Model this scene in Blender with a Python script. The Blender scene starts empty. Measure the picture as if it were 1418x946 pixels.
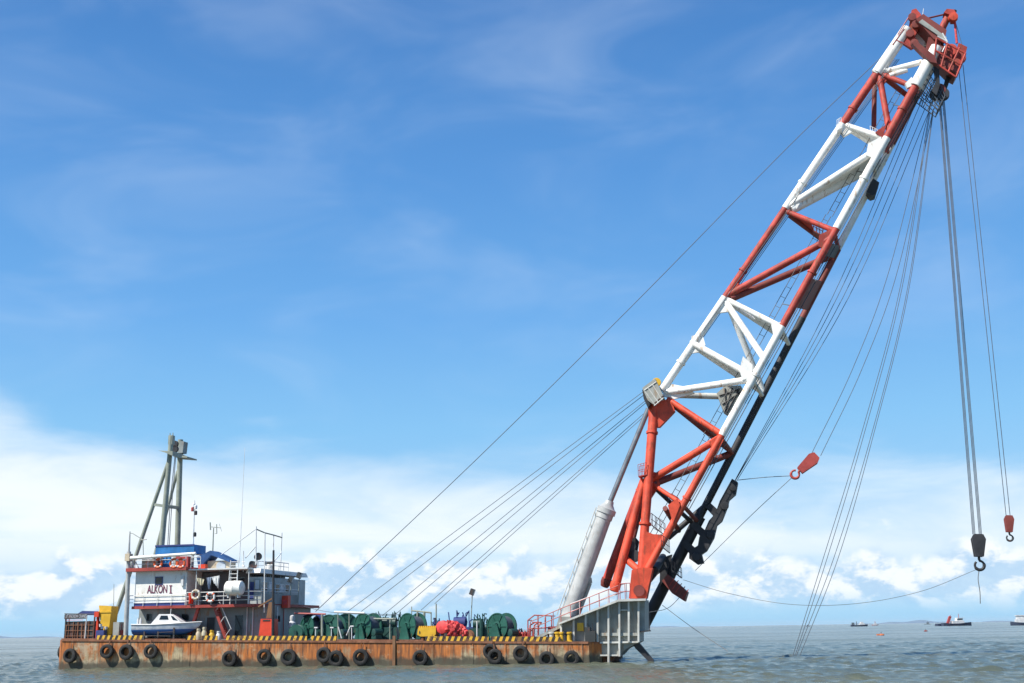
import bpy, bmesh, math, random
from mathutils import Vector, Matrix
R = math.radians
random.seed(7)
S = bpy.context.scene
COL = S.collection

# ------------------------------------------------------------------ camera
FPX, CXP, CYP = 1670.0, 709.0, 473.0            # focal length and centre, in photograph pixels
PITCH, ROLL, CAMH = math.atan(399.0 / FPX), 0.0165, 3.2
fwd = Vector((0, math.cos(PITCH), math.sin(PITCH)))
r0 = Vector((1, 0, 0)); u0 = r0.cross(fwd)
rgt = r0 * math.cos(ROLL) - u0 * math.sin(ROLL)
upv = u0 * math.cos(ROLL) + r0 * math.sin(ROLL)
CAM = Vector((0, 0, CAMH))
cd = bpy.data.cameras.new('camera'); cam = bpy.data.objects.new('camera', cd); COL.objects.link(cam)
cd.sensor_width = 36.0; cd.lens = 36.0 * FPX / 1418.0
cd.clip_start = 0.5; cd.clip_end = 120000
cam.matrix_world = Matrix(((rgt.x, upv.x, -fwd.x, CAM.x), (rgt.y, upv.y, -fwd.y, CAM.y),
                           (rgt.z, upv.z, -fwd.z, CAM.z), (0, 0, 0, 1)))
S.camera = cam
S.view_settings.view_transform = 'Standard'; S.view_settings.look = 'None'
S.view_settings.exposure = 0.45; S.view_settings.gamma = 1.0

# ------------------------------------------------------------------ node helpers
class G:
    """small wrapper that adds nodes to a tree"""
    def __init__(s, nt): s.nt = nt; s.n = nt.nodes; s.l = nt.links
    def node(s, t, **kw):
        n = s.n.new(t)
        for k, v in kw.items(): setattr(n, k, v)
        return n
    def put(s, sock, v):
        if v is None: return
        if hasattr(v, 'is_output'): s.l.new(v, sock)
        else: sock.default_value = v
    def m(s, op, a, b=None, c=None, clamp=False):
        n = s.node('ShaderNodeMath', operation=op); n.use_clamp = clamp
        s.put(n.inputs[0], a); s.put(n.inputs[1], b); s.put(n.inputs[2], c)
        return n.outputs[0]
    def ss(s, x, lo, hi):
        n = s.node('ShaderNodeMapRange', interpolation_type='SMOOTHSTEP')
        s.put(n.inputs[0], x); s.put(n.inputs[1], lo); s.put(n.inputs[2], hi)
        n.inputs[3].default_value = 0; n.inputs[4].default_value = 1
        return n.outputs[0]
    def xyz(s, x, y, z):
        n = s.node('ShaderNodeCombineXYZ'); s.put(n.inputs[0], x); s.put(n.inputs[1], y); s.put(n.inputs[2], z)
        return n.outputs[0]
    def noise(s, v, scale, detail=4, rough=.55, dist=0.0):
        n = s.node('ShaderNodeTexNoise'); s.put(n.inputs['Vector'], v)
        n.inputs['Scale'].default_value = scale; n.inputs['Detail'].default_value = detail
        n.inputs['Roughness'].default_value = rough; n.inputs['Distortion'].default_value = dist
        return n.outputs[0]
    def mix(s, f, a, b):
        n = s.node('ShaderNodeMix', data_type='RGBA')
        s.put(n.inputs[0], f)
        s.put(n.inputs[6], a if hasattr(a, 'is_output') else (*a, 1)); s.put(n.inputs[7], b if hasattr(b, 'is_output') else (*b, 1))
        return n.outputs[2]
    def scale(s, v, k):
        n = s.node('ShaderNodeVectorMath', operation='MULTIPLY'); s.put(n.inputs[0], v); n.inputs[1].default_value = k
        return n.outputs[0]

# ------------------------------------------------------------------ sky, clouds and sun
SUN_EL, SUN_AZ = R(50), R(238)                   # azimuth clockwise from +Y: behind the camera, to its left
sun_dir = Vector((math.sin(SUN_AZ) * math.cos(SUN_EL), math.cos(SUN_AZ) * math.cos(SUN_EL), math.sin(SUN_EL)))
W = bpy.data.worlds.new('World'); S.world = W; W.use_nodes = True
g = G(W.node_tree); W.node_tree.nodes.clear()
out = g.node('ShaderNodeOutputWorld'); bg = g.node('ShaderNodeBackground'); g.l.new(bg.outputs[0], out.inputs[0])
sky = g.node('ShaderNodeTexSky', sky_type='NISHITA'); sky.sun_disc = False
sky.sun_elevation = SUN_EL; sky.sun_rotation = SUN_AZ
sky.air_density = 1.0; sky.dust_density = 0.3; sky.ozone_density = 2.0
SKYS = 0.10
bg.inputs[1].default_value = .080
tc = g.node('ShaderNodeTexCoord'); sep = g.node('ShaderNodeSeparateXYZ'); g.l.new(tc.outputs['Generated'], sep.inputs[0])
el = g.m('ARCSINE', sep.outputs[2]); az = g.m('ARCTAN2', sep.outputs[0], sep.outputs[1])
hs = g.node('ShaderNodeHueSaturation'); g.l.new(sky.outputs[0], hs.inputs['Color'])
hs.inputs['Saturation'].default_value = 1.12; hs.inputs['Value'].default_value = 1.0
def sk(r, gg, b): return (r / SKYS, gg / SKYS, b / SKYS)
c = hs.outputs[0]
# clear-air colour of this sky by height above the horizon
cr = g.node('ShaderNodeValToRGB'); g.put(cr.inputs[0], g.m('MULTIPLY', el, 1 / .60))
for p_, col_ in ((0.0, (.42, .68, .92)), (.27, (.235, .55, .90)), (.42, (.150, .42, .84)), (.62, (.098, .315, .72)), (.85, (.062, .225, .58)), (.98, (.045, .17, .46))):
    e_ = cr.color_ramp.elements[0] if p_ == 0 else cr.color_ramp.elements.new(p_); e_.position = p_; e_.color = (*col_, 1)
cr.color_ramp.elements.remove(cr.color_ramp.elements[-1])
c = g.mix(.85, c, g.scale(cr.outputs[0], (1 / SKYS,) * 3))
# light, hazy air low over the sea
# high thin cirrus, long soft streaks
vc = g.xyz(g.m('ADD', g.m('MULTIPLY', az, 3.2), g.m('MULTIPLY', el, 3.0)), g.m('SUBTRACT', g.m('MULTIPLY', el, 9.0), g.m('MULTIPLY', az, 1.5)), 3.7)
ci = g.ss(g.noise(vc, 1.3, 4, .55, .6), .40, .90)
c = g.mix(g.m('MULTIPLY', ci, .19), c, sk(.78, .88, 1.0))
# broad white veil
w1 = g.noise(g.xyz(g.m('MULTIPLY', az, 5), g.m('MULTIPLY', el, 16), 1.3), 1.3, 5, .55, .3)
top = g.m('ADD', .116, g.m('MULTIPLY', g.m('MAXIMUM', g.m('MULTIPLY', az, -1.0), 0.0), .14))
d1 = g.m('ADD', g.m('SUBTRACT', top, el), g.m('MULTIPLY', g.m('SUBTRACT', w1, .5), .11))
band = g.m('MULTIPLY', g.ss(d1, -.022, .060), g.ss(g.m('ABSOLUTE', az), 1.5, .8))
c = g.mix(g.m('MULTIPLY', band, .90), c, sk(.92, .97, 1.0))
# second sheet: streaky blue gaps
w2 = g.ss(g.noise(g.xyz(g.m('MULTIPLY', az, 4), g.m('MULTIPLY', el, 30), 8.3), 1.4, 5, .5, .2), .48, .74)
c = g.mix(g.m('MULTIPLY', g.m('MULTIPLY', w2, band), .50), c, sk(.52, .76, .97))
# blue air under the veil and along the horizon
c = g.mix(g.m('MULTIPLY', g.ss(el, .085, .030), .74), c, sk(.46, .69, .89))
# low cumulus with bright tops and grey-blue bases
vq = g.xyz(g.m('MULTIPLY', az, 30), g.m('MULTIPLY', el, 46), 5.1)
q = g.noise(vq, 1.0, 8, .58, .25)
q2 = g.noise(g.xyz(g.m('MULTIPLY', az, 30), g.m('MULTIPLY', g.m('ADD', el, .011), 46), 5.1), 1.0, 8, .58, .25)
lump = g.noise(g.xyz(g.m('MULTIPLY', az, 6), 0.0, 2.2), 1.0, 3, .5)
ht = g.m('ADD', .030, g.m('MULTIPLY', lump, .062))
bias = g.m('ADD', g.m('MULTIPLY', g.ss(el, g.m('ADD', ht, .014), g.m('SUBTRACT', ht, .022)), .36), g.m('MULTIPLY', g.ss(el, .022, .0), -.34))
cum = g.m('MULTIPLY', g.ss(g.m('ADD', q, bias), .57, .88), g.ss(el, .105, .085))
shade = g.ss(g.m('SUBTRACT', q, q2), -.10, .11)
ccol = g.mix(shade, sk(.44, .64, .86), sk(.97, .99, 1.0))
c = g.mix(g.m('MULTIPLY', cum, .80), c, ccol)
# haze at the very horizon
c = g.mix(g.m('MULTIPLY', g.ss(el, .030, .004), .85), c, sk(.31, .62, .88))
g.l.new(c, bg.inputs[0])

sd = bpy.data.lights.new('sun', 'SUN'); so = bpy.data.objects.new('sun', sd); COL.objects.link(so)
sd.energy = 5.0; sd.angle = R(.5); sd.color = (1, .95, .86)
so.rotation_euler = (-sun_dir).to_track_quat('-Z', 'Y').to_euler(); so.location = sun_dir * 300

# ------------------------------------------------------------------ barge frame: u along the hull to the bow, v across (away), w up
PSI = R(-12)
def ray(px, py): return fwd + rgt * ((px - CXP) / FPX) + upv * ((CYP - py) / FPX)
def on_water(px, py, z=0.0):
    d = ray(px, py); return CAM + d * ((z - CAM.z) / d.z)
def at_depth(px, py, Y):
    d = ray(px, py); return CAM + d * (Y / d.y)
ORG = on_water(831, 919)
AU = Vector((math.cos(PSI), math.sin(PSI), 0)); AV = Vector((-math.sin(PSI), math.cos(PSI), 0))
def world(p): return ORG + AU * p[0] + AV * p[1] + Vector((0, 0, p[2]))
def P(px, py, v):
    d = ray(px, py); t = ((ORG + AV * v) - CAM).dot(AV) / d.dot(AV)
    q = CAM + d * t - ORG
    return Vector((q.dot(AU), v, q.z))
def U(px, py, v): return P(px, py, v).x
def H(px, py, v): return P(px, py, v).z
A_ = P(79, 886, 0); B_ = P(825, 889, 0)
def deck(u): return A_.z + (B_.z - A_.z) * (u - A_.x) / (B_.x - A_.x)
LEN = -A_.x
def pm(u=-25): return 13.9

# ------------------------------------------------------------------ mesh builder
class MB:
    def __init__(s): s.v = []; s.f = []
    def add(s, vs, fs):
        o = len(s.v); s.v += [Vector(p) for p in vs]; s.f += [tuple(i + o for i in f) for f in fs]; return s
    def box(s, a, b):
        x0, x1 = sorted((a[0], b[0])); y0, y1 = sorted((a[1], b[1])); z0, z1 = sorted((a[2], b[2]))
        return s.add([(x0,y0,z0),(x1,y0,z0),(x1,y1,z0),(x0,y1,z0),(x0,y0,z1),(x1,y0,z1),(x1,y1,z1),(x0,y1,z1)],
              [(0,3,2,1),(4,5,6,7),(0,1,5,4),(1,2,6,5),(2,3,7,6),(3,0,4,7)])
    def beam(s, p, q, w, h=None, up=(0, 1, 0)):
        """square bar from p to q, w across in the plane, h along up"""
        p, q = Vector(p), Vector(q); h = w if h is None else h
        d = (q - p).normalized(); y = Vector(up)
        x = d.cross(y)
        if x.length < 1e-4: x = d.cross(Vector((1, 0, 0)))
        x.normalize(); y = x.cross(d).normalized()
        vs = []
        for c0 in (p, q):
            for a, b in ((-1,-1),(1,-1),(1,1),(-1,1)): vs.append(c0 + x * a * w / 2 + y * b * h / 2)
        return s.add(vs, [(3,2,1,0),(4,5,6,7),(0,1,5,4),(1,2,6,5),(2,3,7,6),(3,0,4,7)])
    def tube(s, pts, r, n=10, cap=True):
        pts = [Vector(p) for p in pts]; rs = r if isinstance(r, (list, tuple)) else [r] * len(pts)
        vs, fs = [], []; x = None
        for i, p in enumerate(pts):
            if i == 0: d = pts[1] - p
            elif i == len(pts) - 1: d = p - pts[i-1]
            else: d = (pts[i+1] - p).normalized() + (p - pts[i-1]).normalized()
            d.normalize()
            if x is None:
                x = d.cross(Vector((0, 0, 1)))
                if x.length < .05: x = d.cross(Vector((1, 0, 0)))
            x = (x - d * x.dot(d)).normalized(); y = d.cross(x)
            for k in range(n):
                a = 2 * math.pi * k / n; vs.append(p + (x * math.cos(a) + y * math.sin(a)) * rs[i])
        for i in range(len(pts) - 1):
            for k in range(n):
                k2 = (k + 1) % n; fs.append((i*n+k, i*n+k2, (i+1)*n+k2, (i+1)*n+k))
        if cap:
            fs.append(tuple(range(n))[::-1]); fs.append(tuple((len(pts)-1)*n + k for k in range(n)))
        return s.add(vs, fs)
    def prism(s, poly, v0, v1):
        """poly of (u,w) points extruded from v0 to v1"""
        n = len(poly); vs = [(p[0], v0, p[1]) for p in poly] + [(p[0], v1, p[1]) for p in poly]
        return s.add(vs, [tuple(range(n)), tuple(range(2*n-1, n-1, -1))] + [(i, n+i, n+(i+1)%n, (i+1)%n) for i in range(n)])
    def plan(s, poly, w0, w1):
        """poly of (u,v) points extruded up; w1 may be a function of u"""
        n = len(poly); fz = w1 if callable(w1) else (lambda u: w1)
        vs = [(p[0], p[1], w0) for p in poly] + [(p[0], p[1], fz(p[0])) for p in poly]
        return s.add(vs, [tuple(range(n))[::-1], tuple(range(n, 2*n))] + [(i, (i+1)%n, n+(i+1)%n, n+i) for i in range(n)])
    def lathe(s, c, axis, prof, n=24):
        """prof of (radius, distance along axis)"""
        axis = Vector(axis).normalized(); x = axis.cross(Vector((0, 0, 1)))
        if x.length < .05: x = axis.cross(Vector((1, 0, 0)))
        x.normalize(); y = axis.cross(x); c = Vector(c); vs, fs = [], []; m = len(prof)
        for (r, d) in prof:
            for k in range(n):
                a = 2 * math.pi * k / n; vs.append(c + axis * d + (x * math.cos(a) + y * math.sin(a)) * r)
        for i in range(m - 1):
            for k in range(n):
                k2 = (k + 1) % n; fs.append((i*n+k, i*n+k2, (i+1)*n+k2, (i+1)*n+k))
        if prof[0][0] > 1e-5: fs.append(tuple(range(n))[::-1])
        if prof[-1][0] > 1e-5: fs.append(tuple((m-1)*n + k for k in range(n)))
        return s.add(vs, fs)
    def torus(s, c, axis, R0, r, n=24, k=10, squash=1.0):
        prof = [(R0 + r * math.cos(2*math.pi*i/k), squash * r * math.sin(2*math.pi*i/k)) for i in range(k)]
        axis = Vector(axis).normalized(); x = axis.cross(Vector((0, 0, 1)))
        if x.length < .05: x = axis.cross(Vector((1, 0, 0)))
        x.normalize(); y = axis.cross(x); c = Vector(c); vs, fs = [], []
        for (rr, d) in prof:
            for j in range(n):
                a = 2*math.pi*j/n; vs.append(c + axis*d + (x*math.cos(a) + y*math.sin(a))*rr)
        for i in range(k):
            for j in range(n):
                j2 = (j+1) % n; i2 = (i+1) % k; fs.append((i*n+j, i*n+j2, i2*n+j2, i2*n+j))
        return s.add(vs, fs)
    def mesh(s, name, base=(0, 0, 0)):
        b = Vector(base); me = bpy.data.meshes.new(name)
        me.from_pydata([tuple(p - b) for p in s.v], [], s.f)
        bm = bmesh.new(); bm.from_mesh(me); bmesh.ops.recalc_face_normals(bm, faces=bm.faces); bm.to_mesh(me); bm.free()
        me.polygons.foreach_set('use_smooth', [True] * len(me.polygons)); me.set_sharp_from_angle(angle=R(38))
        return me

def tag(o, label=None, cat=None, group=None, kind=None):
    if label: o['label'] = label
    if cat: o['category'] = cat
    if group: o['group'] = group
    if kind: o['kind'] = kind
    return o
BASE = {}
def thing(name, label, cat, base, group=None, rot=None, wloc=None):
    """Empty at the base of a thing; base in barge coordinates (or wloc in the world)"""
    o = bpy.data.objects.new(name, None); COL.objects.link(o); o.empty_display_size = .3
    o.location = wloc if wloc is not None else world(base)
    o.rotation_euler = (0, 0, PSI if rot is None else rot)
    BASE[o.name] = Vector(base); return tag(o, label, cat, group)
def part(name, mb, mat, parent, label=None):
    root = parent
    while root.parent: root = root.parent
    o = bpy.data.objects.new(name, mb.mesh(name, BASE[root.name])); COL.objects.link(o)
    o.data.materials.append(mat); o.parent = parent
    if label: o['label'] = label
    return o
def solo(name, mb, mat, label, cat, base, group=None, rot=None, wloc=None, kind=None):
    """a thing that is one mesh"""
    o = bpy.data.objects.new(name, mb.mesh(name, base)); COL.objects.link(o); o.data.materials.append(mat)
    o.location = wloc if wloc is not None else world(base)
    o.rotation_euler = (0, 0, PSI if rot is None else rot)
    return tag(o, label, cat, group, kind)
def copy_tree(o, parent=None):
    c = o.copy(); COL.objects.link(c)
    if parent: c.parent = parent
    for ch in list(o.children): copy_tree(ch, c)
    return c

# ------------------------------------------------------------------ materials
def newmat(name):
    m = bpy.data.materials.new(name); m.use_nodes = True; g = G(m.node_tree)
    return m, g, m.node_tree.nodes['Principled BSDF']
def paint(name, col, rough=.5, wear=.25, rust=.12, rustcol=(.16, .06, .025), metal=0.0, scale=1.0, dirt=.25):
    m, g, b = newmat(name)
    tc = g.node('ShaderNodeTexCoord'); v = tc.outputs['Object']
    n1 = g.noise(v, .7 * scale, 6, .6); n2 = g.noise(g.scale(v, (1.0, 1.0, .22)), 2.6 * scale, 6, .65)
    dark = tuple(x * (1 - dirt) for x in col); light = tuple(min(x * (1 + wear * .35) + .01, .9) for x in col)
    c = g.mix(g.ss(n1, .3, .7), dark, light)
    if rust > 0:
        k = g.m('MULTIPLY', g.ss(n2, .69 - rust * .55, .78 - rust * .45), .85)
        c = g.mix(k, c, rustcol)
    g.put(b.inputs['Base Color'], c); b.inputs['Metallic'].default_value = metal
    g.put(b.inputs['Roughness'], g.m('ADD', rough - .1, g.m('MULTIPLY', n1, .25)))
    bp = g.node('ShaderNodeBump'); bp.inputs['Strength'].default_value = .25; bp.inputs['Distance'].default_value = .03
    g.put(bp.inputs['Height'], n2); g.l.new(bp.outputs[0], b.inputs['Normal'])
    return m
M = {}
M['gallery'] = paint('gallery_wall_shaded', (.13, .14, .15), .6, .3, .15)  # shade of the recess under the roof put into this darker base colour
M['bridge'] = paint('bridge_wall_paint', (.40, .44, .43), .55, .3, .2)
M['hookred'] = paint('hook_red_paint', (.38, .05, .04), .5, .3, .15)
M['red'] = paint('crane_red_paint', (.46, .046, .028), .62, .5, .31, (.20, .05, .025), dirt=.45)
M['redlow'] = paint('crane_orange_red_paint', (.66, .066, .022), .60, .4, .28, (.28, .05, .02), dirt=.35)
M['white'] = paint('crane_white_paint', (.86, .85, .81), .62, .1, .24, (.45, .30, .19), dirt=.14)
M['black'] = paint('black_steel', (.022, .022, .026), .55, .5, .10, (.07, .035, .02))
M['dkred'] = paint('dark_red_steel', (.20, .035, .025), .55, .4, .2)
M['grey'] = paint('grey_plate', (.33, .34, .31), .55, .3, .25, (.30, .22, .15))
M['lgrey'] = paint('pale_grey_rib', (.58, .58, .54), .55, .2, .22, (.35, .25, .18))
M['house'] = paint('deckhouse_white', (.84, .83, .78), .5, .1, .22, (.42, .30, .2), dirt=.12)
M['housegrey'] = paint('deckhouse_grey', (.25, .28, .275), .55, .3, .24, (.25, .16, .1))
M['rail'] = paint('white_rail', (.72, .73, .72), .5, .2, .1)
M['redrail'] = paint('red_rail', (.42, .06, .05), .5, .2, .1)
M['redtrim'] = paint('red_trim', (.36, .05, .035), .5, .2, .1)
M['bluetrim'] = paint('blue_trim', (.03, .05, .22), .5, .2, .03)
M['blue'] = paint('blue_tarpaulin', (.012, .19, .50), .6, .3, 0, dirt=.4)
M['navy'] = paint('navy_canopy', (.012, .085, .26), .7, .3, 0, dirt=.4)
M['dkblue'] = paint('dark_blue_canvas', (.03, .05, .20), .7, .3, 0)
M['beige'] = paint('beige_panel', (.55, .46, .33), .6, .2, .1)
M['green'] = paint('winch_green', (.008, .080, .058), .5, .8, .14, (.09, .05, .03))
M['dkgreen'] = paint('dark_green_steel', (.008, .055, .045), .5, .5, .08)
M['yellow'] = paint('yellow_paint', (.72, .42, .02), .5, .2, .1)
M['orange'] = paint('orange_red_paint', (.72, .055, .015), .5, .15, .04)
M['orangebuoy'] = paint('orange_plastic', (.80, .12, .02), .4, .1, 0)
M['buoy'] = paint('faded_orange_buoy', (.50, .14, .05), .6, .3, .1)
M['pinkred'] = paint('red_tarpaulin', (.70, .055, .055), .6, .5, 0, dirt=.45, scale=3)
M['mast'] = paint('grey_green_mast', (.30, .33, .27), .5, .2, .08, (.25, .2, .15))
M['cyl'] = paint('cylinder_grey', (.46, .47, .46), .4, .2, .22, (.3, .25, .2))
M['rod'] = paint('steel_rod', (.30, .31, .32), .3, .2, .02, metal=.6)
M['brown'] = paint('brown_rusty_post', (.20, .10, .045), .65, .4, .35)
M['rusty'] = paint('rusty_steel', (.24, .10, .05), .75, .5, .4)
M['rope'] = paint('wire_rope', (.085, .105, .135), .6, .2, 0)
M['hemp'] = paint('grey_line', (.13, .13, .13), .7, .2, 0)
M['cloth'] = paint('pale_cloth', (.55, .50, .36), .9, .2, 0)
M['clothblue'] = paint('faded_blue_cloth', (.30, .36, .46), .9, .2, 0)
M['darkbox'] = paint('dark_container', (.028, .034, .036), .65, .6, .34, (.12, .045, .03))
M['deckpaint'] = paint('deck_brown', (.13, .07, .045), .7, .4, .3)
M['hullwhite'] = paint('ship_white', (.70, .70, .70), .5, .1, 0)
M['shipdark'] = paint('ship_dark_hull', (.03, .045, .09), .5, .2, 0)
M['shipred'] = paint('ship_red', (.42, .06, .05), .5, .2, 0)
M['shipgrey'] = paint('ship_grey_hull', (.13, .16, .18), .5, .2, 0)
M['ink'] = paint('maroon_lettering', (.17, .03, .075), .5, .1, 0)
M['inkwhite'] = paint('white_lettering', (.45, .45, .48), .5, .1, 0)

def mat_glass():
    m, g, b = newmat('dark_window_glass')
    b.inputs['Base Color'].default_value = (.012, .018, .022, 1); b.inputs['Roughness'].default_value = .08
    return m
M['glass'] = mat_glass()
def mat_glass2():
    m, g, b = newmat('pale_window_glass')
    b.inputs['Base Color'].default_value = (.45, .5, .55, 1); b.inputs['Roughness'].default_value = .1
    return m
M['paleglass'] = mat_glass2()
def mat_rubber():
    m, g, b = newmat('tyre_rubber'); tc = g.node('ShaderNodeTexCoord')
    n = g.noise(tc.outputs['Object'], 3, 5)
    g.put(b.inputs['Base Color'], g.mix(g.ss(n, .35, .7), (.012, .012, .012), (.035, .034, .033))); b.inputs['Roughness'].default_value = .8
    return m
M['rubber'] = mat_rubber()

def mat_hull():
    m, g, b = newmat('rusty_hull_plate'); tc = g.node('ShaderNodeTexCoord'); v = tc.outputs['Object']
    sp = g.node('ShaderNodeSeparateXYZ'); g.l.new(v, sp.inputs[0]); u, w = sp.outputs[0], sp.outputs[2]
    dk = g.m('ADD', g.m('MULTIPLY', u, (B_.z - A_.z) / LEN), B_.z)         # deck height here
    below = g.m('SUBTRACT', dk, w)
    big = g.noise(g.scale(v, (.13, .13, .22)), 1.0, 4, .6)
    str1 = g.noise(g.scale(v, (1.5, 1.5, .16)), 1.0, 7, .65, .2)
    str2 = g.noise(g.scale(v, (4.2, 4.2, .30)), 1.0, 6, .7)
    blot = g.noise(v, 1.1, 9, .7)
    base = g.mix(g.ss(blot, .35, .68), (.24, .185, .105), (.50, .41, .25))
    # old green-grey paint patches
    base = g.mix(g.m('MULTIPLY', g.ss(g.noise(g.scale(v, (.3, .3, .5)), 1.0, 4, .6), .52, .64), .5), base, (.36, .33, .22))
    # rust that starts at the deck edge and runs down in streaks
    run = g.m('ADD', g.m('MULTIPLY', str1, 1.15), g.m('MULTIPLY', g.ss(below, 2.4, .0), .34))
    run = g.m('ADD', run, g.m('MULTIPLY', g.m('SUBTRACT', big, .5), 1.5))
    rust = g.ss(run, .55, .80)
    rc = g.mix(g.ss(str2, .35, .65), (.15, .042, .011), (.56, .165, .022))
    base = g.mix(g.m('MULTIPLY', rust, .92), base, rc)
    base = g.mix(g.m('MULTIPLY', g.ss(str2, .58, .74), .55), base, (.20, .065, .02))
    base = g.mix(g.m('MULTIPLY', g.ss(g.noise(g.scale(v, (.5, .5, .35)), 1.3, 7, .7), .57, .76), .6), base, (.10, .040, .018))
    st3 = g.noise(g.scale(v, (1.0, 1.0, .10)), 1.7, 6, .7, .3)
    base = g.mix(g.m('MULTIPLY', g.ss(st3, .53, .64), .75), base, (.075, .032, .016))
    base = g.mix(g.m('MULTIPLY', g.ss(g.noise(g.scale(v, (.7, .7, 1.1)), 1.0, 8, .75), .56, .70), .7), base, (.52, .44, .29))
    # deck-edge band of solid rust
    base = g.mix(g.m('MULTIPLY', g.ss(g.m('ADD', below, g.m('MULTIPLY', g.m('SUBTRACT', str2, .5), .8)), .34, .05), .8), base, (.20, .07, .03))
    # weld seams between plates
    fr = g.m('FRACT', g.m('MULTIPLY', u, .32))
    seam = g.m('LESS_THAN', g.m('ABSOLUTE', g.m('SUBTRACT', fr, .5)), .014)
    pl_ = g.node('ShaderNodeTexWhiteNoise', noise_dimensions='1D'); g.put(pl_.inputs['W'], g.m('FLOOR', g.m('ADD', g.m('MULTIPLY', u, .32), .5)))
    pv = pl_.outputs[0]
    base = g.mix(g.m('MULTIPLY', g.ss(pv, .55, 1.0), g.m('MULTIPLY', g.ss(blot, .35, .6), .55)), base, (.40, .11, .022))
    base = g.mix(g.m('MULTIPLY', g.ss(pv, .4, .0), g.m('MULTIPLY', g.ss(blot, .42, .62), .65)), base, (.42, .38, .27))
    base = g.mix(g.m('MULTIPLY', seam, .5), base, (.10, .05, .03))
    # dark weed and wet band at the waterline
    wet = g.ss(g.m('ADD', w, g.m('MULTIPLY', g.m('SUBTRACT', blot, .5), 1.3)), 1.0, .48)
    base = g.mix(g.m('MULTIPLY', wet, .88), base, (.045, .045, .032))
    g.put(b.inputs['Base Color'], base); b.inputs['Roughness'].default_value = .75
    bp = g.node('ShaderNodeBump'); bp.inputs['Strength'].default_value = .5; bp.inputs['Distance'].default_value = .12
    g.put(bp.inputs['Height'], g.m('ADD', g.m('MULTIPLY', g.noise(g.scale(v, (.8, .8, .6)), 1.0, 3), 1.0), g.m('MULTIPLY', blot, .3))); g.l.new(bp.outputs[0], b.inputs['Normal'])
    return m
M['hull'] = mat_hull()
def mat_hazard():
    m, g, b = newmat('yellow_black_stripe'); tc = g.node('ShaderNodeTexCoord'); v = tc.outputs['Object']
    sp = g.node('ShaderNodeSeparateXYZ'); g.l.new(v, sp.inputs[0])
    fr = g.m('FRACT', g.m('MULTIPLY', g.m('ADD', sp.outputs[0], g.m('MULTIPLY', sp.outputs[2], -.38)), 1 / .60))
    n = g.noise(v, 1.6, 6, .7)
    k = g.m('GREATER_THAN', fr, .52)
    c = g.mix(k, (.025, .022, .02), g.mix(g.ss(n, .3, .7), (.62, .33, .02), (.80, .52, .06)))
    c = g.mix(g.m('MULTIPLY', g.ss(n, .51, .60), .85), c, (.15, .07, .03))
    g.put(b.inputs['Base Color'], c); b.inputs['Roughness'].default_value = .65
    return m
M['hazard'] = mat_hazard()

def mat_boathull():
    m, g, b = newmat('launch_hull_paint'); tc = g.node('ShaderNodeTexCoord'); v = tc.outputs['Object']
    sp = g.node('ShaderNodeSeparateXYZ'); g.l.new(v, sp.inputs[0])
    n = g.noise(v, 2, 4)
    k = g.ss(sp.outputs[2], .80, .84)
    c = g.mix(k, (.02, .115, .36), g.mix(g.ss(n, .3, .7), (.42, .49, .58), (.66, .69, .72)))
    g.put(b.inputs['Base Color'], c); b.inputs['Roughness'].default_value = .3
    return m
M['boathull'] = mat_boathull()

def mat_water():
    m, g, b = newmat('murky_sea'); tc = g.node('ShaderNodeTexCoord'); v = tc.outputs['Object']
    big = g.noise(g.scale(v, (.010, .022, 1)), 1.0, 4, .55)
    c = g.mix(g.ss(big, .35, .65), (.088, .108, .082), (.122, .134, .094))
    g.put(b.inputs['Base Color'], c); b.inputs['IOR'].default_value = 1.33; b.inputs['Specular IOR Level'].default_value = .38
    g.put(b.inputs['Roughness'], g.m('ADD', .16, g.m('MULTIPLY', g.ss(big, .4, .7), .10)))
    h1 = g.noise(g.scale(v, (1.9, 2.8, 1)), 1.0, 5, .6, .3)
    h2 = g.noise(g.scale(v, (.55, .95, 1)), 1.0, 4, .55, .3)
    hh = g.m('ADD', g.m('MULTIPLY', h1, .12), g.m('MULTIPLY', h2, .16))
    bp = g.node('ShaderNodeBump'); bp.inputs['Strength'].default_value = 1.0; bp.inputs['Distance'].default_value = .9
    g.put(bp.inputs['Height'], hh); g.l.new(bp.outputs[0], b.inputs['Normal'])
    return m
M['water'] = mat_water()

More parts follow.
